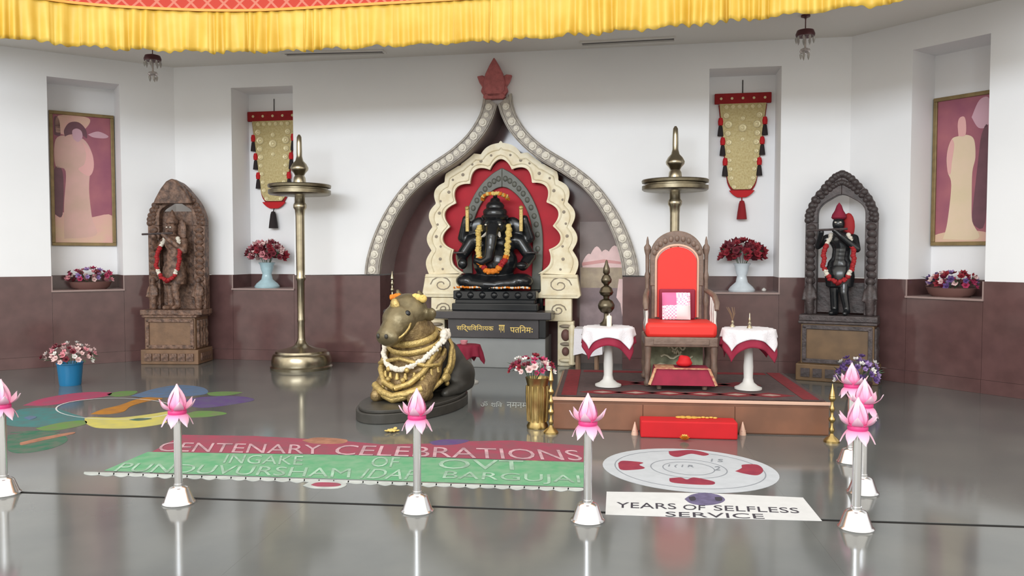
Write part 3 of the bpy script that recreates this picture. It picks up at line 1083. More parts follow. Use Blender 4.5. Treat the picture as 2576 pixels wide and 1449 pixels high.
S_OUT = scallop([(690, 193), (650, 187), (590, 185), (530, 178), (480, 164), (440, 139), (405, 98), (382, 50), (372, 22), (356, 0)], 7, 13, True)
S_IN = scallop([(690, 104), (662, 112), (635, 128), (600, 140), (560, 139), (530, 132), (495, 117), (462, 92), (438, 62), (420, 32), (412, 0)], 5.5, 20, False)
def arch_half(z):
    for (x0, z0), (x1, z1) in zip(ARCH_IN[:-1], ARCH_IN[1:]):
        if z0 <= z <= z1:
            return x0 + (x1 - x0) * (z - z0) / (z1 - z0)
    return ARCH_IN[0][0] if z < ARCH_IN[0][1] else 0.
S_OUT = [(min(x, max(.0, arch_half(z) - .022)), z) for x, z in S_OUT]
pb = thing('scalloped_backplate', 'cream gilt scalloped arch frame with red backing around the black idol', 'altar frame', AC_P, TH_B)
S_IN[-1] = (0, S_IN[-1][1]); S_OUT[-1] = (0, S_OUT[-1][1])
m = MB()
m.band(S_OUT, S_IN, .16, .22)
m.band([(-x, z) for x, z in S_OUT], [(-x, z) for x, z in S_IN], .16, .22)
fr = m.build('scalloped_frame', 'cream_gilt', pb, 30)
for src, k_ in ((S_OUT, .93), (S_IN, 1.05)):
    for sg in (-1, 1):
        m = MB(); m.tube([(sg * x * k_ , .155, 1.7 + (z - 1.7) * k_) for x, z in src[::2]], .009, 5); m.build('frame_moulding', 'cream_gilt', fr, 60)
rm = MB(); rm.lathe([(.03, 0), (.028, .008), (.012, .012), (.012, .018), (0, .02)], 7, Matrix.Rotation(PI / 2, 4, 'X')); rme = rm.mesh('rosette')
M1 = [((a[0] + b[0]) / 2, (a[1] + b[1]) / 2) for a, b in zip(S_OUT, S_IN)]
for sg in (-1, 1):
    for i in range(4, 118, 9):
        obj('rosette', rme, 'cream_carving', fr, 40, 0, (sg * M1[i][0], .16, M1[i][1]), None, .8 if i % 2 else .6)
redp = [(x * 1.06, z) for x, z in S_IN]
red_out = [(-x, z) for x, z in redp] + [(x, z) for x, z in reversed(redp[:-1])]
red_out = [(-.62, .8)] + red_out + [(.62, .8)]
m = MB(); m.prism(red_out, .30, .33); m.build('red_backing', 'red_cloth_back', pb, 0)
s5 = .0054
def zz(y):
    return CAM_H + (HORIZON - y) * s5
for sg in (-1, 1):
    P = [(102, 690), (194, 690), (198, 715), (203, 742), (196, 749), (96, 749), (90, 742), (103, 732)]
    m = MB(); m.prism([(sg * x * s5, zz(y)) for x, y in P], .1, .24); bs = m.build('scroll_base', 'cream_gilt', pb, 0, .012)
    # volute and ribs in relief
    sp = [(sg * (150 + (30 - k * 1.5) * math.cos(k * .55)) * s5, .098, zz(716) + (22 - k * 1.1) * math.sin(k * .55) * s5) for k in range(18)]
    m = MB(); m.tube(sp, .008, 5); m.build('scroll_relief', 'cream_carving', bs, 60)
    for q in (697, 741):
        m = MB(); m.tube([(sg * 108 * s5, .097, zz(q)), (sg * 194 * s5, .097, zz(q))], .01, 6); m.build('base_rib', 'cream_gilt', bs, 60)
    m = MB(); m.prism([(sg * x * s5, zz(y)) for x, y in [(113, 750), (180, 750), (180, 806), (113, 806)]], .12, .26); bk = m.build('volute_block', 'cream_gilt', pb, 0, .01)
    sp = [(sg * (146 + (20 - k) * math.cos(k * .6)) * s5, .118, zz(778) + (16 - k * .8) * math.sin(k * .6) * s5) for k in range(18)]
    m = MB(); m.tube(sp, .009, 5); m.build('volute_relief', 'cream_carving', bk, 60)
    cx = sg * 165 * s5
    m = MB(); m.box((cx, .2, zz(806) / 2), (.22, .14, zz(806))); co = m.build('carved_column', 'cream_gilt', pb, 0, .012)
    for (z, w_, h_, mt) in ((.54, .17, .05, 'cream_carving'), (.42, .12, .16, 'terracotta'), (.3, .15, .05, 'cream_carving'), (.2, .1, .12, 'terracotta'), (.08, .18, .06, 'cream_gilt')):
        m = MB(); m.ell((cx, .12, z), (w_ / 2, .05, h_ / 2), 12, 8); m.build('column_figure', mt, co, 60)
    m = MB(); m.lathe([(.02, .0), (.05, .01), (.05, .03), (.035, .05), (.05, .5), (.02, .55)], 12, Matrix.Translation((cx + sg * .09, .1, .02))); m.build('column_baluster', 'cream_gilt', co, 40)

# ------------------------------------------------------------------ the seated elephant-headed idol
idol = thing('elephant_headed_idol', 'seated black stone elephant-headed idol wearing a marigold garland', 'idol', BW.pt(AC_U - .05, -.05, 1.02), TH_B)
idol.scale = (1.0, 1, .90)
parts = [('e', (0, -.02, .13), (.44, .24, .13)), ('e', (-.36, -.08, .14), (.17, .17, .12)), ('e', (.36, -.08, .14), (.17, .17, .12)),
         ('c', [(-.4, -.12, .12), (-.1, -.22, .09), (.12, -.22, .08)], [.1, .09, .06]), ('c', [(.4, -.12, .12), (.1, -.2, .1), (-.12, -.2, .09)], [.1, .09, .06]),
         ('e', (0, -.03, .42), (.31, .24, .28)), ('e', (0, .04, .68), (.3, .17, .18)),
         ('c', [(-.27, .03, .74), (.27, .03, .74)], [.11, .11]),
         ('c', [(-.33, .03, .73), (-.47, 0, .5), (-.42, -.16, .38)], [.1, .085, .07]), ('c', [(.33, .03, .73), (.47, 0, .5), (.4, -.16, .36)], [.1, .085, .07]),
         ('e', (-.41, -.19, .4), (.07, .06, .08)), ('e', (.39, -.2, .37), (.08, .08, .06)),
         ('c', [(-.32, .06, .74), (-.46, .04, .78), (-.41, -.02, 1.0)], [.09, .075, .06]), ('c', [(.32, .06, .74), (.46, .04, .78), (.41, -.02, 1.0)], [.09, .075, .06]),
         ('e', (-.4, -.03, 1.05), (.055, .05, .07)), ('e', (.4, -.03, 1.05), (.055, .05, .07)),
         ('e', (0, -.03, .95), (.185, .18, .19)), ('e', (-.06, -.12, 1.0), (.08, .08, .08)), ('e', (.06, -.12, 1.0), (.08, .08, .08)),
         ('e', (-.24, .03, .92), (.14, .045, .18), (0, 15, 12)), ('e', (.24, .03, .92), (.14, .045, .18), (0, -15, -12)),
         ('c', [(0, -.17, .93), (0, -.25, .8), (-.01, -.29, .62), (-.03, -.3, .48), (-.12, -.3, .42), (-.2, -.28, .45)], [.09, .085, .07, .06, .05, .04])]
blob('body', 'black_stone', idol, parts, .016, 4)
m = MB(); m.lathe([(.17, 1.05), (.19, 1.08), (.18, 1.11), (.16, 1.12), (.165, 1.17), (.15, 1.2), (.12, 1.22), (.125, 1.26), (.1, 1.3), (.07, 1.32), (.06, 1.36), (.03, 1.38), (.025, 1.42), (0, 1.43)], 24, Matrix.Translation((0, -.02, 0))); cr_ = m.build('crown', 'black_stone', idol)
for sg in (-1, 1):
    m = MB(); m.tube([(sg * .08, -.17, .85), (sg * .11, -.27, .8), (sg * .12, -.32, .79)], [.022, .018, .008], 8); m.build('tusk', 'garland_white', idol)
    m = MB(); m.ell((sg * .09, -.185, .97), (.022, .012, .013), 10, 6); m.build('eye', 'garland_white', idol)
    m = MB(); m.box((sg * .365, -.1, 1.04), (.05, .03, .34)); m.ell((sg * .365, -.1, 1.22), (.035, .03, .035), 8, 6); m.build('held_emblem', 'gold_ornament', idol, 40, .01)
    m = MB(); m.tube([(sg * .47 + .1 * math.cos(a), .0 + .1 * math.sin(a), .56) for a in [2 * PI * k / 14 for k in range(14)]], .014, 6, True); m.build('arm_ring', 'dark_stone', idol)

def garland(name, parent, path, r, mats, step=None, seed=1):
    """string of blossoms: one part per colour run"""
    rnd = random.Random(seed)
    P = [Vector(p) for p in path]
    L = [0.]
    for a, b in zip(P[:-1], P[1:]):
        L.append(L[-1] + (b - a).length)
    n = max(2, int(L[-1] / (r * 1.1)))
    runs = []
    for i in range(n + 1):
        s = L[-1] * i / n
        j = 0
        while j < len(L) - 2 and L[j + 1] < s:
            j += 1
        t = (s - L[j]) / max(1e-9, L[j + 1] - L[j])
        q = P[j].lerp(P[j + 1], t)
        mt = mats(s / L[-1], rnd)
        if not runs or runs[-1][0] != mt:
            runs.append((mt, MB()))
        mb = runs[-1][1]
        q = q + Vector((rnd.uniform(-.2, .2), rnd.uniform(-.2, .2), rnd.uniform(-.2, .2))) * r
        mb.ell(q, (r * rnd.uniform(.85, 1.1),) * 3, 8, 6)
        for k in range(5):
            a, b = rnd.uniform(0, 2 * PI), rnd.uniform(-1, 1)
            mb.ell(q + Vector((math.cos(a), math.sin(a), b)) * r * .62, (r * .5,) * 3, 6, 4)
    for mt, mb in runs:
        mb.build(name, mt, parent, 60)

g = []
for k in range(25):
    a = PI * k / 24
    g.append((-.2 * math.cos(a) * (1 if abs(math.cos(a)) < .98 else 1), -.3 + .22 * (1 - math.sin(a)) * .6, .74 - .46 * math.sin(a) ** .8))
garland('garland', idol, [(-.2, -.1, .95)] + g + [(.2, -.1, .95)], .042, lambda t, r: 'garland_yellow' if t < .33 or t > .72 else ('garland_orange' if r.random() < .7 else 'garland_red'), seed=2)
garland('crown_garland', idol, [(.17 * math.cos(a) , -.02 - .16 * abs(math.sin(a)), 1.36 + .07 * math.sin(a)) for a in [PI * k / 10 for k in range(11)]], .03, lambda t, r: 'garland_orange' if r.random() < .5 else 'garland_yellow', seed=3)
garland('seat_garland', idol, [(-.5 + .1 * k, -.27, .045 + .01 * (k % 2)) for k in range(11)], .016, lambda t, r: 'garland_orange' if r.random() < .6 else 'garland_white', seed=4)
# stone arch standing behind it
so_ = thing('stone_aureole', 'dark greenish stone arch standing behind the seated idol', 'aureole', BW.pt(AC_U, -.27, 1.02), TH_B)
sa = smoothpts([(.53, 0), (.56, .35), (.56, .75), (.51, 1.02), (.41, 1.26), (.29, 1.44), (.14, 1.58), (0, 1.66)], 6)
si = smoothpts([(.4, 0), (.42, .35), (.42, .75), (.38, .98), (.29, 1.18), (.18, 1.31), (.08, 1.38), (0, 1.4)], 6)
m = MB(); m.band(sa, si, -.022, .024); m.band([(-x, z) for x, z in sa], [(-x, z) for x, z in si], -.022, .024)
ao = m.build('arch_slab', 'dark_green_stone', so_, 40, .008)
for sg in (-1, 1):
    for i in range(9, len(sa) - 2, 3):
        m = MB(); m.ell((sg * (sa[i][0] + si[i][0]) / 2, -.025, (sa[i][1] + si[i][1]) / 2), (.035, .015, .04), 8, 6); m.build('arch_boss', 'dark_green_stone', ao, 60)

# ================================================================== kneeling bull
bp_ = FP(1044, 1027)
bull = thing('bull_statue', 'kneeling bull statue sheathed in brass ornaments with white garland on dark oval base', 'statue', (bp_.x, bp_.y, 0), R(-24))
ov = [(.41 * math.cos(a) * (1 + .05 * math.cos(2 * a)), .80 * math.sin(a)) for a in [2 * PI * k / 48 for k in range(48)]]
m = MB(); m.slab(ov, 0, .09); m.slab([(x * .95, y * .96) for x, y in ov], .09, .12); m.build('oval_base', 'bull_dark', bull, 30, .015)
hind = [('e', (0, .36, .40), (.30, .36, .28)), ('e', (0, .56, .35), (.27, .2, .22)), ('e', (-.24, .48, .26), (.12, .24, .16)), ('e', (.25, .48, .27), (.12, .24, .17)),
        ('c', [(-.28, .55, .2), (-.3, .25, .17)], [.09, .07]), ('c', [(.28, .55, .2), (.31, .25, .17)], [.09, .07]), ('c', [(.31, .25, .17), (.28, .1, .15)], [.07, .05]),
        ('c', [(0, .72, .46), (.12, .77, .32), (.22, .68, .19)], [.04, .035, .04]), ('e', (0, .18, .46), (.28, .26, .3)), ('e', (0, .16, .72), (.12, .14, .1))]
blob('hindquarters', 'bull_dark', bull, hind, .02, 6)
front = [('e', (0, .02, .48), (.285, .22, .34)), ('e', (0, -.04, .32), (.27, .22, .24)), ('c', [(0, .06, .62), (0, -.05, .76), (0, -.1, .84)], [.25, .21, .18]),
         ('c', [(-.19, -.04, .38), (-.22, -.26, .2), (-.2, -.32, .17)], [.12, .09, .07]), ('c', [(.19, -.04, .38), (.22, -.26, .2), (.2, -.32, .17)], [.12, .09, .07]),
         ('c', [(-.2, -.32, .17), (-.2, -.1, .16)], [.07, .06]), ('c', [(.2, -.32, .17), (.2, -.1, .16)], [.07, .06]), ('e', (.2, -.38, .17), (.06, .05, .06)),
         ('e', (-.2, -.38, .17), (.06, .05, .06)), ('e', (0, -.2, .26), (.2, .13, .16))]
blob('brass_sheathed_front', 'bull_sheath', bull, front, .02, 5)
head = [('e', (0, -.02, .08), (.185, .16, .16)), ('e', (0, -.13, .03), (.16, .15, .14)), ('c', [(0, -.12, .02), (0, -.27, -.08)], [.14, .105]), ('e', (0, -.3, -.09), (.12, .07, .085)),
        ('e', (-.1, -.12, .09), (.05, .06, .045)), ('e', (.1, -.12, .09), (.05, .06, .045)),
        ('e', (-.2, .04, .05), (.09, .04, .055), (0, 30, 20)), ('e', (.2, .04, .05), (.09, .04, .055), (0, -30, -20))]
hd = blob('head', 'bull_head_bronze', bull, head, .014, 4)
hd.location = (0, -.08, .87)
hd.rotation_euler = (R(6), 0, R(-10))
hd.scale = (1.1, 1.1, 1.1)
for sg in (-1, 1):
    m = MB(); m.ell((sg * .12, -.165, .09), (.03, .025, .028), 10, 8); m.build('eye', 'black_stone', hd, 60)
    m = MB(); m.ell((sg * .045, -.365, -.075), (.018, .012, .022), 8, 6); m.build('nostril', 'bull_dark', hd, 60)
    m = MB(); m.tube([(sg * .1, .02, .19), (sg * .13, .01, .23), (sg * .12, 0, .26)], [.035, .028, .012], 8); m.build('horn', 'bull_head_bronze', hd, 60)
m = MB(); m.tube([(.155 * math.cos(a), -.2 + .11 * math.sin(a) , -.03 + .1 * math.sin(a)) for a in [2 * PI * k / 20 for k in range(20)]], .01, 6, True); m.build('halter', 'gold_ornament', hd, 60)
m = MB(); m.ell((0, -.18, .16), (.05, .03, .06), 8, 6); m.build('forehead_plate', 'gold_ornament', hd, 60)
garland('horn_garland', bull, [(-.17 + .034 * k, -.13 + .0 * k, 1.085 + .012 * math.sin(k)) for k in range(11)], .036, lambda t, r: 'garland_red' if .3 < t < .5 else ('garland_orange' if t < .62 else 'garland_yellow'), seed=6)
# ornaments: collars, chest straps, bells, saddle band
def ring(cy, cz, rx, ry, tilt, rr, mt, nm='collar', n=28):
    M = Matrix.Translation((0, cy, cz)) @ Matrix.Rotation(R(tilt), 4, 'X')
    m = MB(); m.tube([(rx * math.cos(2 * PI * k / n), ry * math.sin(2 * PI * k / n), 0) for k in range(n)], rr, 7, True, M, flat=1.5)
    return m.build(nm, mt, bull, 60)
ring(-.03, .72, .235, .215, 20, .022, 'gold_ornament')
ring(-.0, .65, .26, .235, 22, .02, 'gold_ornament')
ring(.02, .50, .295, .26, 28, .022, 'bull_sheath')
for sg in (-1, 1):
    m = MB(); m.tube([(sg * .25, .12, .70), (sg * .265, -.1, .54), (sg * .235, -.24, .4), (sg * .14, -.33, .3), (0, -.36, .25)], .03, 7); m.build('chest_strap', 'gold_ornament', bull, 60)
    m = MB(); m.tube([(sg * .29, .22, .6), (sg * .32, .12, .43), (sg * .31, 0, .3), (sg * .26, -.14, .22)], .026, 7); m.build('shoulder_strap', 'gold_ornament', bull, 60)
    m = MB(); m.tube([(sg * .28, .1, .58), (sg * .3, -.06, .45), (sg * .25, -.23, .46), (sg * .1, -.27, .5), (0, -.27, .52)], .02, 7); m.build('chain', 'gold_ornament', bull, 60)
    m = MB(); m.ell((sg * .335, .02, .32), (.035, .07, .045), 10, 8); m.build('knee_plate', 'gold_ornament', bull, 60)
    for k, (x, y, z) in enumerate(((.3, .08, .38), (.27, -.11, .44), (.31, .16, .5), (.26, -.16, .28), (.285, -.02, .6), (.22, -.24, .34), (.3, .1, .25), (.1, -.31, .42), (.17, -.3, .24), (.08, -.35, .33))):
        m = MB(); m.ell((sg * x, y, z), (.026, .026, .026), 8, 6); m.build('stud', 'gold_ornament', bull, 60)
for k in range(11):
    a = PI * (k + .5) / 11
    m = MB(); m.lathe([(0, .03), (.012, .028), (.018, .0), (.026, -.03), (0, -.03)], 8, Matrix.Translation((-.29 * math.cos(a), -.02 - .3 * math.sin(a), .42 - .06 * math.sin(a)))); m.build('bell', 'gold_ornament', bull, 60)
for s_, z_ in ((.2, .13), (.26, .16)):
    m = MB(); m.tube([(-s_, -.3, z_ + .1), (-s_ * .5, -.38, z_ + .05), (0, -.4, z_ + .02), (s_ * .5, -.38, z_ + .05), (s_, -.3, z_ + .1)], .036, 7); m.build('knee_band', 'gold_ornament', bull, 60)
ring(.22, .48, .315, .3, 82, .018, 'gold_ornament', 'girth_band')
# white garland round the neck
gp = []
for k in range(33):
    a = 2 * PI * k / 32
    cx, sy = math.cos(a), math.sin(a)
    fr_ = max(0, -sy)
    gp.append((.315 * cx * (1 - .1 * fr_), .03 + .3 * sy - .04 * fr_, .70 - .28 * fr_ ** 1.1 + .05 * max(0, sy)))
garland('white_garland', bull, gp, .027, lambda t, r: 'garland_white', seed=8)
for x in (-.31, .31):
    garland('garland_knot', bull, [(x, .03, .75), (x, .01, .68)], .036, lambda t, r: 'garland_white', seed=9)
# small scattering of yellow petals before the base
pet = thing('offered_petals', 'small heap of yellow petals on floor before the bull base', 'petals', FP(985, 1086))
for i in range(12):
    obj('petal', pme, 'garland_yellow', pet, 40, 0, (.05 * math.cos(i * 2.4) * (i % 4) / 2, .03 * math.sin(i * 2.4) * (i % 3), .009 + .004 * (i % 3)), (0, .2, i), .9)

# a slim bead-topped lamp stand behind the bull's head
p = FP(988, 924)
t = thing('slim_lamp_stand', 'slim beaded brass lamp stand behind the bull', 'lamp stand', p)
def bead_stand(t, H, mt='brass', base=.07):
    pr = [(0, 0), (base, 0), (base, .015), (base * .7, .035), (base * .35, .05), (.012, .07)]
    z = .07
    k = 0
    while z < H - .14:
        pr += [(.012, z), (.026 if k % 2 else .02, z + .02), (.026 if k % 2 else .02, z + .035), (.011, z + .055), (.011, z + .085)]
        z += .085
        k += 1
    pr += [(.012, H - .12), (.024, H - .1), (.016, H - .06), (.008, H - .03), (.002, H)]
    m = MB(); m.lathe(pr[:6], 18); m.build('foot', mt, t)
    m = MB(); m.lathe(pr[5:], 14); m.build('beaded_shaft', mt, t)
bead_stand(t, 1.28)

# maroon-draped stand behind the bull, by the altar
def drape(name, parent, half, Rt, ztop, mt, ripple=.015, flare=.22, n=40, sub=0., rot=0., layer=0.):
    v, f = [], []
    for j in range(n + 1):
        for i in range(n + 1):
            u, w_ = (2 * i / n - 1) * half, (2 * j / n - 1) * half
            r = math.hypot(u, w_)
            a = math.atan2(w_, u)
            if r <= Rt:
                p = (u, w_, ztop + layer)
            else:
                d = r - Rt
                rr = Rt + .012 + d * flare + ripple * math.sin(a * 9 + 1) * min(1, d / .1) + layer
                p = (rr * math.cos(a), rr * math.sin(a), ztop + layer - d * (1 - flare * .35))
            ca, sa_ = math.cos(rot), math.sin(rot)
            v.append((p[0] * ca - p[1] * sa_, p[0] * sa_ + p[1] * ca, p[2]))
    for j in range(n):
        for i in range(n):
            a = j * (n + 1) + i
            f.append((a, a + 1, a + n + 2, a + n + 1))
    m = MB(); m.add(v, f)
    o = m.build(name, mt, parent, 60)
    sd = o.modifiers.new('solid', 'SOLIDIFY'); sd.thickness = .004; sd.offset = 1
    return o
def pedestal_table(p, H, r, label, cloth_half, lace_half, rotz, group=None):
    t = thing('pedestal_table', label, 'side table', p, rotz)
    m = MB(); m.lathe([(0, 0), (.12, 0), (.12, .015), (.085, .03), (.05, .06), (.04, .1), (.043, .2), (.038, .3), (.04, H - .08), (.055, H - .03), (.055, H - .02)], 24); m.build('pedestal', 'table_white', t)
    m = MB(); m.lathe([(0, H - .025), (r, H - .025), (r + .003, H - .012), (r, H), (0, H)], 32); m.build('top', 'table_white', t)
    return t
def cloth_thing(name, label, p, rotz, half, Rt, z, mt, layer, ripple=.015, flare=.22):
    t = thing(name, label, 'tablecloth', p, rotz)
    drape('cloth', t, half, Rt, z, mt, ripple, flare, layer=layer)
    return t
p = FP(1178, 962)
pedestal_table(p, .44, .12, 'small white pedestal stand under a maroon cloth behind the bull', 0, 0, 0)
cloth_thing('maroon_tablecloth', 'maroon cloth draped over the small stand behind the bull', p, .5, .26, .125, .443, 'maroon_cloth', .002)
m = MB(); m.lathe([(0, 0), (.03, 0), (.04, .02), (.045, .045), (.038, .043), (.02, .015), (0, .012)], 14)
o = m.build('offering_cup', 'flower_pink'); o.location = (p.x - .05, p.y, .45); tag(o, 'small pink offering cup on the maroon stand behind the bull', 'cup')

# ================================================================== carved shrines with flute players
def shrine(p, rotz, s, wood, panel, label, back, pedw, pedd, pz, H, fw):
    t = thing('carved_shrine', label, 'shrine', p, rotz)
    d = pedd
    m = MB(); m.box((0, 0, .1), (pedw + .1, d + .06, .2)); lo_ = m.build('plinth', panel, t, 0, .01)
    bm_ = MB(); bm_.box((0, 0, 0), (.1, .02, .1)); bme = bm_.mesh('plinth_block')
    for i in range(6):
        obj('plinth_block', bme, wood, lo_, 0, 0, (-pedw / 2 + .06 + i * (pedw - .12) / 5, -(d + .06) / 2 - .008, .1))
    for i in range(4):
        obj('plinth_block', bme, wood, lo_, 0, 0, ((pedw + .1) / 2 + .008, -d / 2 + .1 + i * (d - .2) / 3, .1), (0, 0, PI / 2))
    m = MB(); m.box((0, 0, (.2 + pz - .1) / 2), (pedw, d, pz - .3)); body = m.build('pedestal_body', panel, t, 0, .008)
    # framed panel on the front, carved uprights on the side
    for c, dd in (((0, -d / 2 - .008, .24), (pedw - .04, .02, .05)), ((0, -d / 2 - .008, pz - .14), (pedw - .04, .02, .05)), ((-pedw / 2 + .04, -d / 2 - .008, (pz + .1) / 2), (.05, .02, pz - .36)), ((pedw / 2 - .04, -d / 2 - .008, (pz + .1) / 2), (.05, .02, pz - .36))):
        m = MB(); m.box(c, dd); m.build('panel_rail', wood, body, 0, .006)
    for i in range(4):
        m = MB(); m.lathe([(.02, .22), (.035, .26), (.025, .3), (.035, .4), (.02, .45), (.035, pz - .2), (.025, pz - .14)], 10, Matrix.Translation((pedw / 2 + .004, -d / 2 + .08 + i * (d - .16) / 3, 0))); m.build('side_baluster', wood, body, 40)
    m = MB(); m.box((0, 0, pz - .085), (pedw + .06, d + .05, .03)); m.box((0, 0, pz - .035), (fw + .06, d - .06, .07)); m.build('pedestal_cornice', wood, t, 0, .008)
    # frame: two pillars and pointed arch
    zs = H - .62                                     # springing
    th = d * .34
    pw = fw * (.2 if back else .17)
    yb = d / 2 - th - .04                            # pillars stand towards the back
    for sg in (-1, 1):
        x = sg * (fw / 2 - pw / 2)
        m = MB(); m.box((x, yb + th / 2, (pz + zs) / 2), (pw, th, zs - pz)); pil = m.build('pillar', wood, t, 0, .008)
        cvm = MB(); cvm.ell((0, 0, 0), (pw * .42, .03, .05), 8, 6); cme2 = cvm.mesh('pillar_carving')
        for i in range(13):
            obj('pillar_carving', cme2, wood, pil, 60, 0, (x + sg * .01 * (i % 2), yb - .005, pz + .08 + i * (zs - pz - .14) / 12), (0, .5 * (i % 2), 0))
        # attendant figure at the pillar foot
        blob('foot_figure', wood, pil, [('c', [(x, yb - .04, pz + .03), (x, yb - .05, pz + .2), (x, yb - .05, pz + .32)], [.05, .055, .045]), ('e', (x, yb - .05, pz + .4), (.04, .04, .05)),
                                         ('c', [(x - .05, yb - .05, pz + .3), (x - .07, yb - .08, pz + .18)], [.02, .02]), ('c', [(x + .05, yb - .05, pz + .3), (x + .07, yb - .08, pz + .2)], [.02, .02])], .014, 2)
    oa = smoothpts([(fw / 2, zs), (fw / 2 * .98, zs + .12), (fw / 2 * .8, zs + .3), (fw / 2 * .45, zs + .48), (fw / 2 * .2, zs + .58), (0, H)], 5)
    ia = smoothpts([(fw / 2 - pw, zs), (fw / 2 - pw - .005, zs + .14), (fw * .26, zs + .22), (fw * .15, zs + .28), (fw * .06, zs + .32), (0, zs + .33)], 5)
    m = MB(); m.band(oa, ia, yb, yb + th); m.band([(-x, z) for x, z in oa], [(-x, z) for x, z in ia], yb, yb + th); arc = m.build('arch', wood, t, 40, .008)
    cvm = MB(); cvm.ell((0, 0, 0), (.045, .03, .04), 8, 6); cme2 = cvm.mesh('arch_carving')
    for sg in (-1, 1):
        for i in range(2, len(oa) - 1, 2):
            obj('arch_carving', cme2, wood, arc, 60, 0, (sg * oa[i][0] * .93, yb - .003, zs + (oa[i][1] - zs) * .93), (0, i, 0))
            obj('arch_carving', cme2, wood, arc, 60, 0, (sg * (oa[i][0] + ia[i][0]) / 2, yb - .003, (oa[i][1] + ia[i][1]) / 2), (0, i + .6, 0), .8)
    if back:
        m = MB(); m.box((0, yb + th - .02, (pz + zs + .2) / 2), (fw - pw, .03, zs + .2 - pz)); m.build('back_panel', wood, t, 0)
        m = MB(); m.prism(sym([(fw * .33, H - .32), (fw * .3, H - .26), (fw * .2, H - .12), (fw * .1, H - .02), (0, H + .02)]), yb - .12, yb + .02); m.build('canopy', wood, t, 30, .02)
    else:
        m = MB(); m.box((0, yb + th - .02, pz + .2), (fw - pw, .03, .36)); m.build('back_rail', wood, t, 0)
    return t, yb, pz, fw

def flute_player(p, rotz, Hf, skin, label, red):
    t = thing('flute_player_figure', label, 'figurine', p, rotz)
    k = Hf / 1.3
    parts = [('c', [(-.05, 0, .04), (-.06, -.02, .3), (-.07, 0, .58)], [.05, .055, .085]), ('c', [(.1, -.08, .05), (.06, -.08, .28), (.05, -.0, .58)], [.04, .055, .085]),
             ('c', [(-.05, -.03, .03), (-.08, -.12, .03)], [.045, .035]), ('c', [(.1, -.08, .05), (.08, -.16, .03)], [.04, .03]),
             ('e', (0, 0, .62), (.15, .11, .12)), ('c', [(0, 0, .65), (.02, 0, .85), (.0, 0, .93)], [.11, .11, .13]), ('c', [(-.15, 0, .95), (.15, 0, .95)], [.06, .06]),
             ('c', [(0, 0, .96), (-.01, -.01, 1.06)], [.05, .05]), ('e', (-.02, -.02, 1.13), (.075, .08, .095)),
             ('c', [(.16, 0, .95), (.2, -.08, .82), (.02, -.16, .98), (-.05, -.17, 1.05)], [.055, .045, .035, .035]),
             ('c', [(-.16, 0, .95), (-.25, -.06, .86), (-.2, -.17, 1.03)], [.055, .045, .035])]
    parts = [('e', tuple(c * k for c in q[1]), tuple(c * k for c in q[2])) if q[0] == 'e' else ('c', [tuple(c * k for c in a) for a in q[1]], [c * k for c in q[2]]) for q in parts]
    blob('body', skin, t, parts, .012, 3)
    m = MB(); m.lathe([(.07 * k, 1.19 * k), (.09 * k, 1.21 * k), (.08 * k, 1.25 * k), (.05 * k, 1.3 * k), (.03 * k, 1.36 * k), (0, 1.4 * k)], 16, Matrix.Translation((-.02 * k, 0, 0))); m.build('crown', red, t)
    m = MB(); m.tube([(.1 * k, -.185 * k, 1.065 * k), (-.36 * k, -.19 * k, 1.05 * k)], .014 * k, 8); m.build('flute', 'wood_dark', t)
    sk = [(.155, .62), (.19, .5), (.22, .34), (.2, .3)]
    m = MB(); m.lathe([(r * k, z * k) for r, z in [(.1, .66), (.16, .6), (.175, .48), (.16, .36), (.13, .34)]], 18, None, 1, .75); m.build('waist_cloth', skin, t)
    def gp(sg):
        return [(sg * .1 * k, -.06 * k, .99 * k), (sg * .17 * k, -.13 * k, .8 * k), (sg * .17 * k, -.16 * k, .6 * k), (sg * .1 * k, -.17 * k, .46 * k), (0, -.18 * k, .4 * k)]
    for sg in (-1, 1):
        garland('garland', t, gp(sg), .03 * k, lambda a, r: 'garland_white' if (a < .16 or .68 < a < .8) else 'garland_red', seed=13)
    m = MB(); m.ell((.085 * k, .05 * k, 1.1 * k), (.075 * k, .03 * k, .17 * k), 12, 8); m.build('head_scarf', 'garland_red' if skin == 'black_stone' else red, t)
    for sg in (-1, 1):
        m = MB(); m.ell(((-.02 + sg * .028) * k, -.095 * k, 1.15 * k), (.014 * k, .008 * k, .009 * k), 8, 6); m.build('eye', 'garland_white', t)
    return t

pl = FP(425, 916)
cdir = Vector((math.cos(TH_B), math.sin(TH_B), 0)); cin = Vector((-math.sin(TH_B), math.cos(TH_B), 0))
sp_ = pl + cin * .2
t, yb, pz, fw = shrine((sp_.x, sp_.y, 0), TH_B + R(8), 1, 'wood_carved', 'wood_panel', 'brown carved wooden shrine with roofed canopy and closed back in wall corner', True, .70, .42, .74, 2.52, .80)
q = sp_ + cin * (yb - .06)
flute_player((q.x, q.y, pz), TH_B, 1.28, 'wood_carved', 'brown carved wooden flute player figure with red garland inside closed shrine', 'wood_carved')

pr_ = FP(2103, 962)
rth = (TH_B + TH_R) / 2 + R(4)
cin = Vector((-math.sin(rth), math.cos(rth), 0))
sp_ = pr_ + cin * .2
t, yb, pz, fw = shrine((sp_.x, sp_.y, 0), rth, 1, 'wood_dark', 'wood_dark_panel', 'dark carved wooden shrine with open back through which white wall shows', False, .80, .40, .78, 2.5, .80)
q = sp_ + cin * (yb - .04)
flute_player((q.x, q.y, pz), rth, 1.24, 'black_stone', 'black flute player figure with red and white garland inside open shrine', 'maroon_cloth')
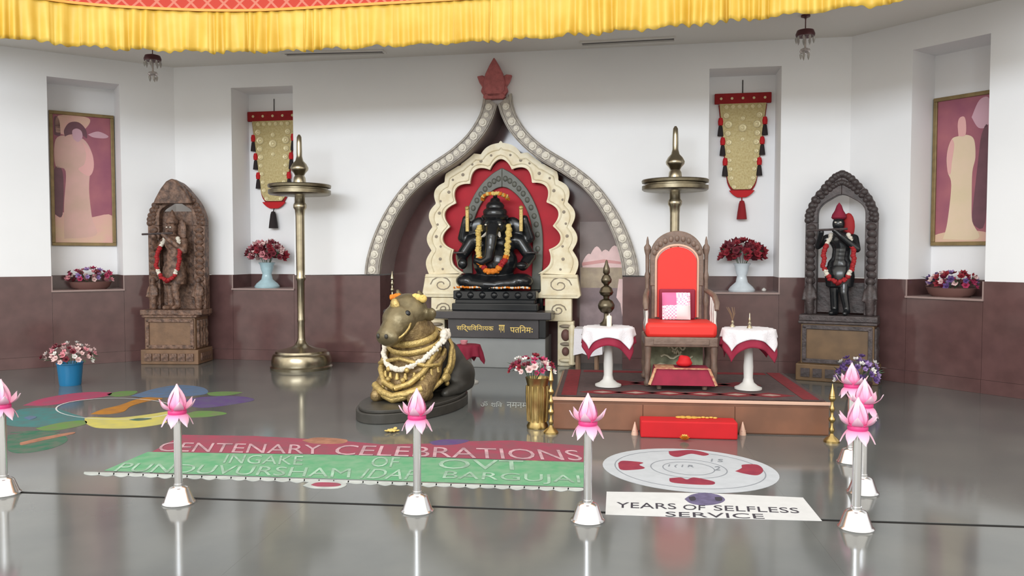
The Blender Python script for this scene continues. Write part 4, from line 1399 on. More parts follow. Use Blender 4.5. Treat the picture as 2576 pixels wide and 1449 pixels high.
# ================================================================== dais
ZD = .28
dfl, dfr = FP(1392, 998, ZD), FP(2086, 1012, ZD)
dth = math.atan2(dfr.y - dfl.y, dfr.x - dfl.x)
DW = (dfr - dfl).length
DD = 1.62
dc = (dfl + dfr) / 2
dais = thing('dais', 'low brown wooden platform with pale edge strip carrying the red throne', 'platform', (dc.x, dc.y, 0), dth)
m = MB(); m.box((0, DD / 2, ZD / 2 - .005), (DW, DD, ZD - .01)); m.build('body', 'dais_wood', dais, 0, .004)
for i in range(3):
    m = MB(); m.box((-DW / 2 + DW * (i + .5) / 3, -.006, ZD / 2 - .02), (DW / 3 - .006, .012, ZD - .06)); m.build('front_panel', 'dais_wood', dais, 0, .003)
m = MB(); m.box((0, -.012, ZD - .012), (DW + .03, .03, .026)); m.build('edge_strip', 'dais_edge', dais, 0, .004)
ddir = Vector((math.cos(dth), math.sin(dth), 0)); din = Vector((-math.sin(dth), math.cos(dth), 0))
def on_dais(x, y):
    return FP(x, y, ZD + .012)
rug = thing('dais_rug', 'dark brown patterned rug with red border on the platform', 'rug', (dc.x, dc.y, ZD), dth)
m = MB(); m.box((0, DD / 2, .004), (DW - .05, DD - .06, .008)); base = m.build('rug_field', 'rug_brown', rug, 0)
for sg in (-1, 1):
    m = MB(); m.box((sg * (DW / 2 - .13), DD / 2, .0095), (.13, DD - .12, .003)); m.build('rug_border', 'rug_red', rug, 0)
m = MB(); m.box((0, DD - .14, .0095), (DW - .45, .12, .003)); m.build('rug_border', 'rug_red', rug, 0)
for i in range(6):
    a = -DW / 2 + .42 + i * (DW - .84) / 5
    m = MB(); m.slab([(a - .2, .22), (a, .12), (a + .2, .22), (a, .36)], .008, .0105); m.build('rug_motif', 'rug_red', rug, 0)
    m = MB(); m.slab([(a - .08, .22), (a, .18), (a + .08, .22), (a, .27)], .0105, .012); m.build('rug_motif', 'rug_cream', rug, 0)
for i in range(5):
    a = -DW / 2 + .6 + i * (DW - 1.2) / 4
    m = MB(); m.slab([(a - .2, .75), (a, .6), (a + .2, .75), (a, .92)], .008, .0105); m.build('rug_motif', 'rug_red', rug, 0)

# ================================================================== throne
RUGT = .0125
tf = FP(1712, 972, ZD + RUGT)
TD = .56
tp = tf + din * (TD / 2 - .03)
th_ = thing('throne', 'high-backed throne with bright red upholstery and carved dark arched crest', 'throne', (tp.x, tp.y, ZD + RUGT), dth)
W2 = .30
for sg in (-1, 1):
    for y in (-TD / 2 + .04, TD / 2 - .04):
        m = MB(); m.lathe([(.022, 0), (.03, .01), (.034, .03), (.022, .06), (.026, .1), (.034, .16), (.026, .22), (.032, .3), (.036, .34), (.036, .39)], 14, Matrix.Translation((sg * W2, y, 0))); m.build('leg', 'throne_wood', th_)
m = MB(); m.box((0, 0, .41), (.66, TD + .02, .09)); m.build('seat_frame', 'throne_wood', th_, 0, .012)
m = MB(); m.box((0, -TD / 2 - .012, .41), (.5, .016, .05)); m.build('apron_carving', 'throne_wood', th_, 0, .006)
m = MB(); m.box((0, -.02, .515), (.64, TD - .02, .135)); m.build('seat_cushion', 'throne_red', th_, 30, .035)
zb = .6
YB = TD / 2 - .04
# back: arched wooden frame, red padded panel, side posts
ot = [(.255 * math.cos(a), 1.19 + .245 * math.sin(a)) for a in [PI * k / 24 for k in range(25)]]
it = [(.19 * math.cos(a), 1.17 + .12 * math.sin(a)) for a in [PI * k / 24 for k in range(25)]]
m = MB(); m.band([(.255, .9)] + ot + [(-.255, .9)], [(.175, .9)] + it + [(-.175, .9)], YB - .03, YB + .04); crest = m.build('back_crest', 'throne_wood', th_, 40, .01)
for k in range(2, 23, 2):
    m = MB(); m.ell(((ot[k][0] + it[k][0]) / 2, YB - .035, (ot[k][1] + it[k][1]) / 2), (.022, .012, .03), 8, 6); m.build('crest_carving', 'throne_wood', crest, 60)
for sg in (-1, 1):
    m = MB(); m.box((sg * .215, YB + .005, .75), (.05, .06, .34)); m.build('back_stile', 'throne_wood', th_, 0, .008)
ap = [(.185, .6), (.185, 1.13)] + [(.185 * math.cos(a), 1.13 + .15 * math.sin(a)) for a in [PI * k / 20 for k in range(1, 20)]] + [(-.185, 1.13), (-.185, .6)]
m = MB(); m.prism(ap, YB - .06, YB - .005); m.build('back_pad', 'throne_red', th_, 30, .025)
bt_ = [(x * 1.07, .6 + (z - .6) * 1.025) for x, z in ap]
m = MB(); m.tube([(x, YB - .035, z) for x, z in bt_], .013, 8); m.build('back_piping', 'dais_edge', th_, 60)
for sg in (-1, 1):
    x = sg * .28
    m = MB(); m.lathe([(.018, .5), (.02, .7), (.03, .75), (.018, .8), (.02, .96), (.028, 1.0), (.018, 1.04), (.02, 1.2), (.032, 1.25), (.034, 1.28), (.014, 1.31), (.012, 1.34), (.004, 1.38)], 14, Matrix.Translation((x, YB, 0))); m.build('back_post', 'throne_wood', th_)
    m = MB(); m.tube([(x, YB, .86), (x * 1.05, .05, .85), (x * 1.12, -.12, .82), (x * 1.15, -.22, .76), (x * 1.13, -.25, .7)], [.022, .024, .026, .026, .02], 10); m.build('armrest', 'throne_wood', th_)
    for y, h_ in ((-.2, .74), (-.08, .8), (.06, .82)):
        m = MB(); m.lathe([(.014, .5), (.02, .55), (.013, .6), (.018, .66), (.012, h_)], 10, Matrix.Translation((x * 1.1, y, 0))); m.build('arm_spindle', 'silver_trim', th_)
    m = MB(); m.box((sg * .24, YB + .03, 1.06), (.05, .012, .2)); m.build('back_inlay', 'silver_trim', th_, 0)
# patterned pillow leaning on the back
pil = thing('throw_pillow', 'square pink and white patterned pillow leaning on the throne back', 'pillow', tp + Vector((0, 0, ZD * 0 + .625 + 0)) - Vector((0, 0, 0)), dth)
pil.location = (tp.x - ddir.x * .015 + din.x * .055, tp.y - ddir.y * .015 + din.y * .055, ZD + RUGT + .588)
def cushion(parent, name, cx, cz, s, d, mt, q=None):
    v, f = [], []
    n = 10
    for side in (-1, 1):
        for j in range(n + 1):
            for i in range(n + 1):
                u, w_ = 2 * i / n - 1, 2 * j / n - 1
                if q and side == -1:
                    pass
                e = (1 - u ** 4) * (1 - w_ ** 4)
                v.append((cx + u * s, side * d * e ** .6, cz + w_ * s))
    N = (n + 1) ** 2
    for j in range(n):
        for i in range(n):
            a = j * (n + 1) + i
            f.append((a, a + 1, a + n + 2, a + n + 1)); f.append((N + a, N + a + n + 1, N + a + n + 2, N + a + 1))
    m = MB(); m.add(v, f, Matrix.Rotation(R(-14), 4, 'X'))
    return m.build(name, mt, parent, 60)
mat('pillow_pink', (240, 120, 170), .8)
mat('pillow_white', (246, 238, 240), .8)
mp_ = mat('pillow_check', (246, 226, 234), .8)
nt = mp_.node_tree
ck = nt.nodes.new('ShaderNodeTexChecker'); ck.inputs['Scale'].default_value = 62
ck.inputs['Color1'].default_value = (*lin((248, 240, 242)), 1); ck.inputs['Color2'].default_value = (*lin((236, 160, 190)), 1)
tcn = nt.nodes.new('ShaderNodeTexCoord'); nt.links.new(tcn.outputs['Object'], ck.inputs['Vector'])
nt.links.new(ck.outputs['Color'], nt.nodes['Principled BSDF'].inputs['Base Color'])
for cx, cz, mt in ((-.066, .195, 'pillow_pink'), (.066, .195, 'pillow_check'), (-.066, .066, 'pillow_check'), (.066, .066, 'pillow_white')):
    v, f = [], []
    n = 8
    for side in (-1, 1):
        for j in range(n + 1):
            for i in range(n + 1):
                x, z = cx + (i / n - .5) * .132, cz + (j / n - .5) * .132
                u, w_ = x / .134, (z - .13) / .134
                e = max(0, (1 - min(1, abs(u)) ** 3) * (1 - min(1, abs(w_)) ** 3))
                v.append((x, side * .05 * e ** .6, z))
    N = (n + 1) ** 2
    for j in range(n):
        for i in range(n):
            a = j * (n + 1) + i
            f.append((a, a + 1, a + n + 2, a + n + 1)); f.append((N + a, N + a + n + 1, N + a + n + 2, N + a + 1))
    m = MB(); m.add(v, f, Matrix.Rotation(R(-14), 4, 'X')); m.build('pillow_quarter', mt, pil, 60)
# darker red throw on the lower back
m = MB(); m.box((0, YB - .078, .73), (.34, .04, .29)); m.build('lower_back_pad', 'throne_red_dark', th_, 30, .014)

# footstool with draped cloth, and the carved panel under the seat
fp_ = FP(1716, 981, ZD + RUGT)
fs = thing('footstool', 'low wooden footstool under a red cloth with gold border before throne', 'footstool', fp_ + din * .14, dth)
fs.location.z = ZD + RUGT
for sg in (-1, 1):
    for y in (-.1, .1):
        m = MB(); m.lathe([(.02, 0), (.024, .02), (.016, .05), (.022, .12), (.022, .15)], 10, Matrix.Translation((sg * .2, y, 0))); m.build('leg', 'throne_wood', fs)
m = MB(); m.box((0, 0, .165), (.46, .27, .03)); m.build('top', 'throne_wood', fs, 0, .006)
fc = thing('footstool_cloth', 'red cloth with gold border draped over the footstool', 'cloth', fs.location, dth)
v = [(-.235, .137, .183), (.235, .137, .183), (.235, -.137, .183), (-.235, -.137, .183), (-.285, -.19, .045), (.285, -.19, .045), (-.245, .13, .06), (.245, .13, .06)]
m = MB(); m.add(v, [(0, 3, 2, 1), (3, 4, 5, 2), (0, 6, 4, 3), (1, 2, 5, 7)]); o = m.build('cloth', 'maroon_cloth', fc, 0)
sd = o.modifiers.new('solid', 'SOLIDIFY'); sd.thickness = .006; sd.offset = 1
mat('gold_brocade', (206, 170, 128), .6, rgb2=(176, 92, 84), scale=30)
for pa in ([(-.235, -.142, .19), (.235, -.142, .19)], [(-.235, -.142, .19), (-.292, -.197, .05)], [(.235, -.142, .19), (.292, -.197, .05)]):
    m = MB(); m.tube(pa, .016, 6, flat=.5); m.build('gold_border', 'gold_brocade', fc, 60)
m = MB(); m.add([(-.235, .13, .191), (-.06, .13, .191), (-.06, -.12, .191), (-.235, -.137, .191)], [(0, 3, 2, 1)]); m.build('brocade_patch', 'gold_brocade', fc, 0)
bx = thing('red_bundle', 'small folded red cloth bundle on the footstool', 'cloth bundle', fs.location + Vector((ddir.x * .03, ddir.y * .03, .192)), dth)
blob('bundle', 'red_fabric', bx, [('e', (0, 0, .03), (.075, .06, .035)), ('e', (.01, 0, .06), (.05, .045, .04)), ('e', (-.02, .01, .075), (.03, .03, .03))], .012, 3)
pp = tp + din * (TD / 2 - .1)
pn = thing('carved_green_panel', 'pale green carved panel standing beneath the throne seat', 'panel', (pp.x, pp.y, ZD + RUGT), dth)
mat('panel_green', (150, 152, 122), .6, rgb2=(96, 96, 72), scale=9)
mat('panel_light', (206, 200, 172), .6)
m = MB(); m.box((0, 0, .178), (.5, .03, .356)); m.build('board', 'panel_green', pn, 0, .006)
for k, (z, w_) in enumerate(((.305, .16), (.22, .3), (.13, .38), (.265, .08))):
    m = MB(); m.tube([(-w_ / 2 + w_ * i / 10, -.018, z + .02 * math.sin(i * 1.3)) for i in range(11)], .014, 6); m.build('relief_scroll', 'panel_light', pn, 60)

# ================================================================== side tables with cloths
for x, y, where in ((1530, 973, 'left'), (1885, 981, 'right')):
    p = FP(x, y, ZD + RUGT)
    p = Vector((p.x, p.y, ZD + RUGT)) + din * .06
    tall = 'bronze tiered lamp' if where == 'left' else 'brass incense holders'
    H = .53
    pedestal_table(p, H, .2, 'white pedestal table under maroon and lace cloths carrying the ' + tall, 0, 0, dth)
    cloth_thing('maroon_tablecloth', 'maroon handkerchief cloth on the table carrying the ' + tall, p, dth, .35, .205, H + .001, 'maroon_cloth', .003, .012, .15)
    cloth_thing('lace_cloth', 'white lace cloth over the maroon one under the ' + tall, p, dth, .285, .205, H + .001, 'lace_white', .013, .012, .15)
    zt = p.z + H + .019
    if where == 'left':
        t = thing('tiered_lamp', 'dark bronze tiered lamp standing on lace-covered table by altar', 'oil lamp', (p.x - .01, p.y + .09, zt), 0)
        m = MB(); m.lathe([(0, 0), (.06, 0), (.062, .015), (.035, .04), (.022, .07), (.022, .12)], 20); m.build('foot', 'bronze', t)
        m = MB(); m.lathe([(.02, .11), (.05, .125), (.074, .16), (.078, .19), (.06, .23), (.025, .25), (.03, .27), (.055, .285), (.066, .31), (.05, .35), (.022, .37), (.028, .385), (.045, .4), (.05, .425), (.035, .46), (.018, .475)], 24); m.build('tier_bowls', 'bronze', t)
        m = MB(); m.lathe([(.018, .47), (.032, .49), (.03, .53), (.016, .57), (.01, .6), (0, .61)], 16); m.build('finial', 'bronze', t)
        m = MB(); m.lathe([(0, 0), (.022, 0), (.024, .09), (.02, .1), (.006, .105), (.003, .12), (0, .12)], 14)
        o = m.build('white_candle', 'garland_white'); o.location = (p.x + .0, p.y - .05, zt); tag(o, 'short white candle in front of the bronze tiered lamp', 'candle')
    else:
        for dx, hh in ((.0, .13), (-.12, .16)):
            t = thing('incense_holder', 'slim brass incense holder on the lace-covered table' if dx == 0 else 'feathery incense bunch on lace-covered table beside the throne', 'incense holder', (p.x + dx, p.y + (.1 if dx else -.02), zt), 0)
            m = MB(); m.lathe([(0, 0), (.025, 0), (.022, .012), (.01, .03), (.016, .045), (.008, .06)], 12); m.build('foot', 'brass', t)
            if dx == 0:
                m = MB(); m.lathe([(.008, .055), (.012, .08), (.006, .1), (.004, hh), (0, hh + .01)], 10); m.build('spike', 'brass', t)
            else:
                for a in range(6):
                    m = MB(); m.tube([(0, 0, .055), (.02 * math.cos(a), .02 * math.sin(a), .12), (.035 * math.cos(a) - .02, .03 * math.sin(a), hh + .02)], [.003, .004, .002], 5); m.build('stick', 'wood_panel', t)

# white cloth on a low stool and the printed backdrop in the alcove
p = BW.pt(AC_U + 1.22, .3)
t = thing('low_stool', 'low stool under a plain white cloth beside the altar column', 'stool', p, TH_B)
for sg in (-1, 1):
    for y in (-.12, .12):
        m = MB(); m.box((sg * .12, y, .26), (.04, .04, .52)); m.build('leg', 'wood_panel', t, 0)
m = MB(); m.box((.01, 0, .54), (.3, .32, .03)); m.build('seat', 'wood_panel', t, 0)
cl_ = thing('white_stool_cloth', 'plain white cloth hanging over the low stool by the altar', 'cloth', (p.x, p.y, .556), TH_B)
m = MB(); m.add([(-.15, .17, .004), (.19, .17, .004), (.19, -.17, .004), (-.15, -.17, .004), (-.16, -.185, -.33), (-.05, -.19, -.3), (.06, -.18, -.34), (.2, -.185, -.31), (-.16, .17, -.3), (.2, .17, -.3)],
                [(0, 3, 2, 1), (3, 4, 5), (3, 5, 6, 2), (2, 6, 7), (0, 8, 4, 3), (2, 7, 9, 1)]); o = m.build('cloth', 'lace_white', cl_, 0)
sd = o.modifiers.new('solid', 'SOLIDIFY'); sd.thickness = .004; sd.offset = 1

s6 = .0056
def bk(x, y):
    return ((x - 1254) * s6, CAM_H + (HORIZON - y) * s6)
mat('print_taupe', (128, 112, 108), .45, var=.08, scale=4)
mat('print_pink', (240, 206, 204), .5, var=.06, scale=9)
mat('print_rose', (222, 160, 158), .5)
mat('print_sand', (186, 168, 142), .5, rgb2=(158, 140, 122), scale=7)
mat('print_slate', (124, 106, 110), .5, rgb2=(150, 130, 132), scale=5)
bd = thing('printed_backdrop', 'printed board of a pale pink lotus in the alcove behind the tiered lamp', 'backdrop', BW.pt(AC_U, -(AD - .05)), TH_B)
x0, zt_ = bk(1440, 560)
x1, zb_ = bk(1556, 830)
def edge_x(z):
    return min(x1, (AHW if z < ARCH_IN[0][1] else arch_half(z)) - .02)
nb = 14
m = MB(); m.prism([(x0, 0), (edge_x(0), 0)] + [(edge_x(zt_ * k / nb), zt_ * k / nb) for k in range(1, nb + 1)] + [(x0, zt_)], .0, .02); brd = m.build('board', 'print_taupe', bd, 0)
def pr2(nm, pts, mt, lay):
    m = MB(); m.prism([(min(q[0], edge_x(q[1])), q[1]) for q in (bk(x, y) for x, y in pts)], -.002 - lay * .001, -.001 - lay * .001); m.build(nm, mt, brd, 0)
pr2('printed_sand', [(1442, 672), (1555, 668), (1555, 722), (1442, 722)], 'print_sand', 0)
pr2('printed_slate', [(1442, 722), (1555, 722), (1555, 822), (1442, 822)], 'print_slate', 0)
for i, (cx, w_, h_) in enumerate(((1463, 16, 34), (1482, 20, 52), (1503, 22, 44), (1525, 22, 54), (1546, 14, 36))):
    pts = [(cx - w_, 672), (cx - w_ * .9, 672 - h_ * .5), (cx, 672 - h_), (cx + w_ * .9, 672 - h_ * .5), (cx + w_, 672)]
    pr2('printed_petal', [(min(x, 1555), y) for x, y in smoothpts(pts, 4)], 'print_pink', 1 + .3 * i)
pr2('printed_petal_fold', [(1446, 660), (1500, 652), (1552, 658), (1552, 664), (1500, 660), (1446, 668)], 'print_rose', 4)
pr2('printed_figure', [(1536, 700), (1552, 700), (1554, 790), (1545, 792), (1540, 760), (1530, 745)], 'print_pink', 2)

# ================================================================== red step in front of the dais
sf = FP(1733, 1104)
sa_, sb_ = FP(1612, 1101), FP(1856, 1107)
SW = (sb_ - sa_).length
st = thing('carpeted_step', 'bright red carpeted step before the platform with gold floral trim', 'step', (sf.x, sf.y, 0), dth)
front_gap = (dc - sf).dot(din)
SD = max(.2, front_gap - .045)
m = MB(); m.box((0, SD / 2, .07), (SW, SD, .14)); m.build('step_block', 'red_fabric', st, 0, .012)
mat('gold_trim', (222, 178, 84), .5, .3, var=.2, scale=30)
for k in range(9):
    a = 2 * PI * k / 9
    m = MB(); m.ell((.0 + .06 * math.cos(a) * (1.2), SD - .05 + .02 * math.sin(a), .146), (.028, .02, .008), 8, 5); m.build('floral_trim', 'gold_trim', st, 60)
for k in range(5):
    m = MB(); m.ell((.1 + .032 * k, SD - .05 + .012 * (k % 2), .146), (.02, .012, .008), 8, 5); m.build('floral_trim', 'gold_trim', st, 60)
mg = thing('marigold', 'single orange marigold on floor before the red step', 'flower', FP(1722, 1110))
for l in range(3):
    obj('petal_ring', blossom_mesh('petal_ring', 9, .05 - .01 * l), 'flower_orange' if l < 2 else 'flower_yellow', mg, 0, 0, (0, 0, .008 + .012 * l), (0, 0, l * .3))
for x, y, w_ in ((1597, 1094, 'left'), (1868, 1094, 'right')):
    t = thing('flower_cone', 'pale peach flower cone beside the red step, %s' % ('on the brass urn side' if w_ == 'left' else 'on the lotus stanchion side'), 'flower', FP(x, y))
    m = MB(); m.lathe([(.03, 0), (.028, .02), (.012, .08), (.003, .11)], 10); m.build('cone', 'dais_edge', t)
    obj('blossom', blossom_mesh('blossom', 6, .035), 'flower_pale_pink', t, 0, 0, (0, 0, .018))

# slim beaded brass stands and the brass urn beside the dais
for x, y, H, lb in ((1386, 1090, .55, 'slim beaded brass stand beside the brass flower urn'), (2092, 1112, .47, 'slim beaded brass stand at the platform corner nearest the lotus stanchions')):
    t = thing('slim_lamp_stand', lb, 'lamp stand', FP(x, y))
    bead_stand(t, H, 'brass_yellow', .062)
up_ = FP(1352, 1076)
t = thing('brass_urn', 'tall fluted brass urn of red and white flowers beside the platform', 'flower urn', up_)
m = MB()
pr = [(0, 0), (.09, 0), (.094, .02), (.08, .05), (.082, .1), (.09, .2), (.094, .3), (.09, .38), (.1, .42), (.106, .44), (.095, .44), (.08, .38), (0, .36)]
m.lathe(pr, 32); m.build('urn_body', 'brass_yellow', t)
for k in range(12):
    a = 2 * PI * k / 12
    m = MB(); m.tube([(r * math.cos(a), r * math.sin(a), z) for r, z in ((.083, .06), (.09, .2), (.095, .3), (.091, .37))], .009, 6); m.build('flute_rib', 'brass_yellow', t, 60)
flowers(t, (-.04, 0, .52), (.19, .17, .1), ['red', 'magenta', 'white', 'wine', 'pale_pink', 'magenta'], 48, 1.25, seed=31, leaves=8, low=-.4)

# ================================================================== lotus stanchions
def petal_mesh(name, path, width, n=7, cup=.25):
    """path: (r, z) points; strip curved across"""
    pts = resample(smoothpts(path, 5), n)
    v, f, sh = [], [], []
    for i, (r, z) in enumerate(pts):
        t = i / n
        w_ = width * (math.sin(PI * min(1, (t * .9 + .1)) ** .85)) if i < n else .0005
        for j in range(5):
            u = j / 2 - 1
            v.append((r - cup * width * u * u * .8, u * w_, z))
            sh.append(t + .001)
    for i in range(n):
        for j in range(4):
            a = i * 5 + j
            f.append((a, a + 1, a + 6, a + 5))
    m = MB(); m.add(v, f, None, sh)
    return m.mesh(name)
mat_attr('lotus_pink', (234, 84, 150), (252, 222, 236), .55, (.25, (246, 158, 200)))
mat('lotus_band', (232, 64, 138), .5)
BUD = petal_mesh('bud_petal', [(.036, 0), (.05, .032), (.034, .088), (.003, .16)], .038)
UPP = petal_mesh('upper_petal', [(.036, 0), (.068, .012), (.094, .034), (.112, .068)], .03)
LOW = petal_mesh('lower_petal', [(.036, 0), (.056, -.012), (.076, -.042), (.092, -.08)], .033)
for me_ in (BUD, UPP, LOW):
    me_.materials.append(MATS['lotus_pink'])
def stanchion(x, y, label, spin):
    p = FP(x, y)
    t = thing('lotus_stanchion', label, 'stanchion', p, spin)
    m = MB(); m.lathe([(0, 0), (.094, 0), (.096, .008), (.09, .014), (.086, .018), (.06, .09), (.05, .1), (.034, .106), (.028, .108), (.028, .122)], 36); m.build('base', 'steel', t)
    m = MB(); m.lathe([(.0235, .1), (.0235, .545), (0, .545)], 22); m.build('pole', 'steel', t)
    m = MB(); m.lathe([(.02, .53), (.046, .536), (.054, .55), (.054, .562), (.046, .576), (.02, .582)], 24); m.build('calyx_band', 'lotus_band', t)
    for k in range(6):
        a = 2 * PI * k / 6
        o = obj('bud_petal', BUD, None, t, 60, 0, (0, 0, .565), (0, 0, a + .3))
        obj('upper_petal', UPP, None, t, 60, 0, (0, 0, .565), (0, 0, a))
        obj('lower_petal', LOW, None, t, 60, 0, (0, 0, .552), (0, 0, a + PI / 6))
stanchion(10, 1243, 'chrome lotus stanchion closest to the chalk lotus drawing', .2)
stanchion(450, 1266, 'chrome lotus stanchion before the start of the chalk banner lettering', .0)
stanchion(1050, 1286, 'chrome lotus stanchion before the green chalk banner, in line with bull', .45)
stanchion(1478, 1310, 'chrome lotus stanchion between the green chalk banner and white round emblem', .25)
stanchion(2153, 1329, 'first chrome lotus stanchion beside the white lettered panel, at the floor joint', .1)
stanchion(2170, 1240, 'second chrome lotus stanchion, just behind the one at the floor joint', .5)
stanchion(2139, 1163, 'third chrome lotus stanchion, closest to the purple flowers', .8)

# ================================================================== chalk drawings on the floor
def flat(name, pts, mt, parent, lay, smooth=True):
    P = smoothpts(list(pts) + [pts[0]], 5)[:-1] if smooth else pts
    off = Vector(parent.location)
    W_ = [FP(x, y) - off for x, y in P]
    m = MB(); m.slab([(q.x, q.y) for q in W_], .0004, .0012 + .0008 * lay)
    return m.build(name, mt, parent, 0)
def chalk(nm, c, c2=None):
    return mat(nm, c, .95, rgb2=c2 or tuple(max(0, int(v * .82)) for v in c), scale=9, spec=.2)
chalk('chalk_magenta', (196, 76, 112), (170, 92, 118))
chalk('chalk_teal', (82, 142, 142), (96, 128, 130))
chalk('chalk_green', (112, 156, 84), (128, 142, 100))
chalk('chalk_sea', (66, 122, 98), (108, 120, 108))
chalk('chalk_blue', (104, 132, 172), (112, 126, 150))
chalk('chalk_violet', (110, 84, 142), (112, 100, 136))
chalk('chalk_orange', (206, 140, 50), (178, 124, 70))
chalk('chalk_yellow', (224, 212, 112), (208, 200, 124))
chalk('chalk_mint', (112, 182, 136), (140, 188, 152))
chalk('chalk_crimson', (178, 84, 106), (160, 94, 108))
chalk('chalk_peach', (198, 142, 118))
chalk('chalk_rose', (158, 62, 84), (176, 72, 88))
chalk('chalk_lace', (218, 224, 222), (190, 196, 194))
chalk('chalk_letter_pink', (232, 190, 200))
chalk('chalk_letter_mint', (190, 226, 202))
rg = thing('chalk_lotus_drawing', 'many-coloured chalk petal drawing round a white ring on floor', 'floor drawing', FP(300, 1035))
flat('magenta_petal', [(58, 1020), (110, 1002), (200, 988), (275, 987), (270, 996), (200, 1008), (120, 1020)], 'chalk_magenta', rg, 0)
flat('green_petal', [(268, 992), (300, 985), (345, 984), (330, 994), (292, 998)], 'chalk_green', rg, 0)
flat('blue_petal', [(330, 996), (390, 978), (450, 969), (510, 975), (520, 990), (460, 998), (380, 1000)], 'chalk_blue', rg, 1)
flat('green_tip', [(520, 988), (560, 985), (610, 987), (570, 995), (530, 995)], 'chalk_green', rg, 0)
flat('violet_petal', [(470, 1005), (520, 998), (600, 997), (640, 1006), (590, 1017), (510, 1026), (470, 1018)], 'chalk_violet', rg, 0)
flat('green_petal', [(470, 1040), (500, 1034), (545, 1035), (570, 1041), (520, 1049), (470, 1050)], 'chalk_green', rg, 0)
flat('teal_petal', [(14, 1050), (50, 1030), (130, 1026), (180, 1040), (215, 1055), (150, 1072), (60, 1074), (16, 1068)], 'chalk_teal', rg, 0)
flat('green_petal', [(90, 1078), (150, 1064), (210, 1058), (214, 1068), (160, 1080), (110, 1083)], 'chalk_green', rg, 1)
flat('sea_green_petal', [(20, 1095), (90, 1088), (150, 1092), (170, 1108), (130, 1128), (60, 1140), (20, 1132)], 'chalk_sea', rg, 0)
flat('sea_green_petal', [(26, 1088), (80, 1084), (150, 1086), (110, 1092)], 'chalk_sea', rg, 1)
flat('peach_stroke', [(50, 1114), (110, 1100), (180, 1088), (182, 1092), (110, 1108), (56, 1120)], 'chalk_peach', rg, 2)
flat('yellow_petal', [(213, 1058), (222, 1050), (300, 1051), (380, 1042), (430, 1035), (440, 1048), (410, 1066), (330, 1077), (250, 1077), (220, 1068)], 'chalk_yellow', rg, 1)
flat('petal_eye', [(325, 1057), (350, 1053), (382, 1054), (350, 1059)], 'chalk_sea', rg, 4)
flat('petal_eye', [(60, 1052), (76, 1047), (92, 1050), (76, 1056)], 'chalk_blue', rg, 4)
flat('orange_figure', [(228, 1042), (258, 1030), (300, 1020), (340, 1006), (370, 1000), (410, 1003), (370, 1010), (330, 1022), (310, 1036), (270, 1042)], 'chalk_orange', rg, 2)
# white ring
ro = [FP(140 + 0, 1036)]
cx_, cy_, rx_, ry_ = 292, 1029, 153, 27
n = 48
v, f = [], []
off = Vector(rg.location)
for k in range(n):
    a = 2 * PI * k / n
    for q in (1.0, .972):
        P_ = FP(cx_ + rx_ * q * math.cos(a), cy_ + ry_ * q * math.sin(a)) - off
        v.append((P_.x, P_.y, .003))
for k in range(n):
    a, b = 2 * k, 2 * ((k + 1) % n)
    f.append((a, b, b + 1, a + 1))
m = MB(); m.add(v, f); m.build('white_ring', 'chalk_white', rg, 0)

bn = thing('chalk_banner', 'long crimson and green chalk banner lettered in white on floor', 'floor drawing', FP(840, 1160))
off = Vector(bn.location)
flat('green_field', [(262, 1184), (372, 1137), (900, 1146), (1472, 1164), (1472, 1226), (1200, 1216), (800, 1203), (500, 1193)], 'chalk_mint', bn, 0, False)
flat('crimson_field', [(382, 1137), (460, 1094), (640, 1097), (850, 1108), (960, 1118), (1090, 1116), (1180, 1110), (1290, 1108), (1472, 1122), (1472, 1162), (900, 1144)], 'chalk_crimson', bn, 0, False)
flat('peach_smudge', [(760, 1108), (800, 1101), (870, 1106), (860, 1116), (790, 1116)], 'chalk_peach', bn, 1)
flat('violet_smudge', [(1080, 1112), (1120, 1106), (1180, 1108), (1150, 1118), (1095, 1120)], 'chalk_violet', bn, 1)
def letters(nm, s, bl, br, tl, mt, parent, lay=3, bold=0.):
    off = Vector(parent.location)
    O = FP(*bl) - off; U = FP(*br) - off - O; V = FP(*tl) - off - O
    up = Vector((0, 0, .0012 + .0008 * lay))
    return text_on(nm, s, O + up, U, V, mt, parent, bold)
letters('banner_lettering', 'CENTENARY', (392, 1136), (808, 1144), (412, 1113), 'chalk_letter_pink', bn)
letters('banner_lettering', 'CELEBRATIONS', (836, 1145), (1468, 1160), (852, 1120), 'chalk_letter_pink', bn)
letters('banner_lettering', 'INGAKE', (560, 1166), (760, 1171), (572, 1144), 'chalk_letter_mint', bn)
letters('banner_lettering', 'OF', (930, 1175), (1000, 1177), (940, 1150), 'chalk_letter_mint', bn)
letters('banner_lettering', 'OVT', (1100, 1180), (1320, 1184), (1106, 1156), 'chalk_letter_mint', bn)
letters('banner_lettering', 'PUNDUVURSHAM', (285, 1187), (880, 1203), (312, 1165), 'chalk_letter_mint', bn)
letters('banner_lettering', 'IDAF', (905, 1204), (1040, 1208), (925, 1180), 'chalk_letter_mint', bn)
letters('banner_lettering', 'BARGUJAI', (1110, 1210), (1462, 1222), (1120, 1186), 'chalk_letter_mint', bn)
# scalloped white hem
for i in range(34):
    t0, t1 = i / 34, (i + 1) / 34
    def hp(t, d):
        return (212 + (1466 - 212) * t, 1191 + 41 * t + d)
    w_ = 4.5
    flat('lace_scallop', [hp(t0, -3.5), hp((t0 + t1) / 2, -4), hp(t1, -3.5), hp(t1, 2), hp((t0 + t1) / 2, w_ + (i % 3)), hp(t0, 2)], 'chalk_lace', bn, 1)
flat('hem_emblem', [(762, 1222), (790, 1211), (850, 1212), (872, 1220), (850, 1229), (790, 1229)], 'chalk_lace', bn, 2)
flat('hem_emblem_field', [(782, 1221), (800, 1215), (845, 1216), (858, 1221), (840, 1225), (800, 1225)], 'chalk_crimson', bn, 4)

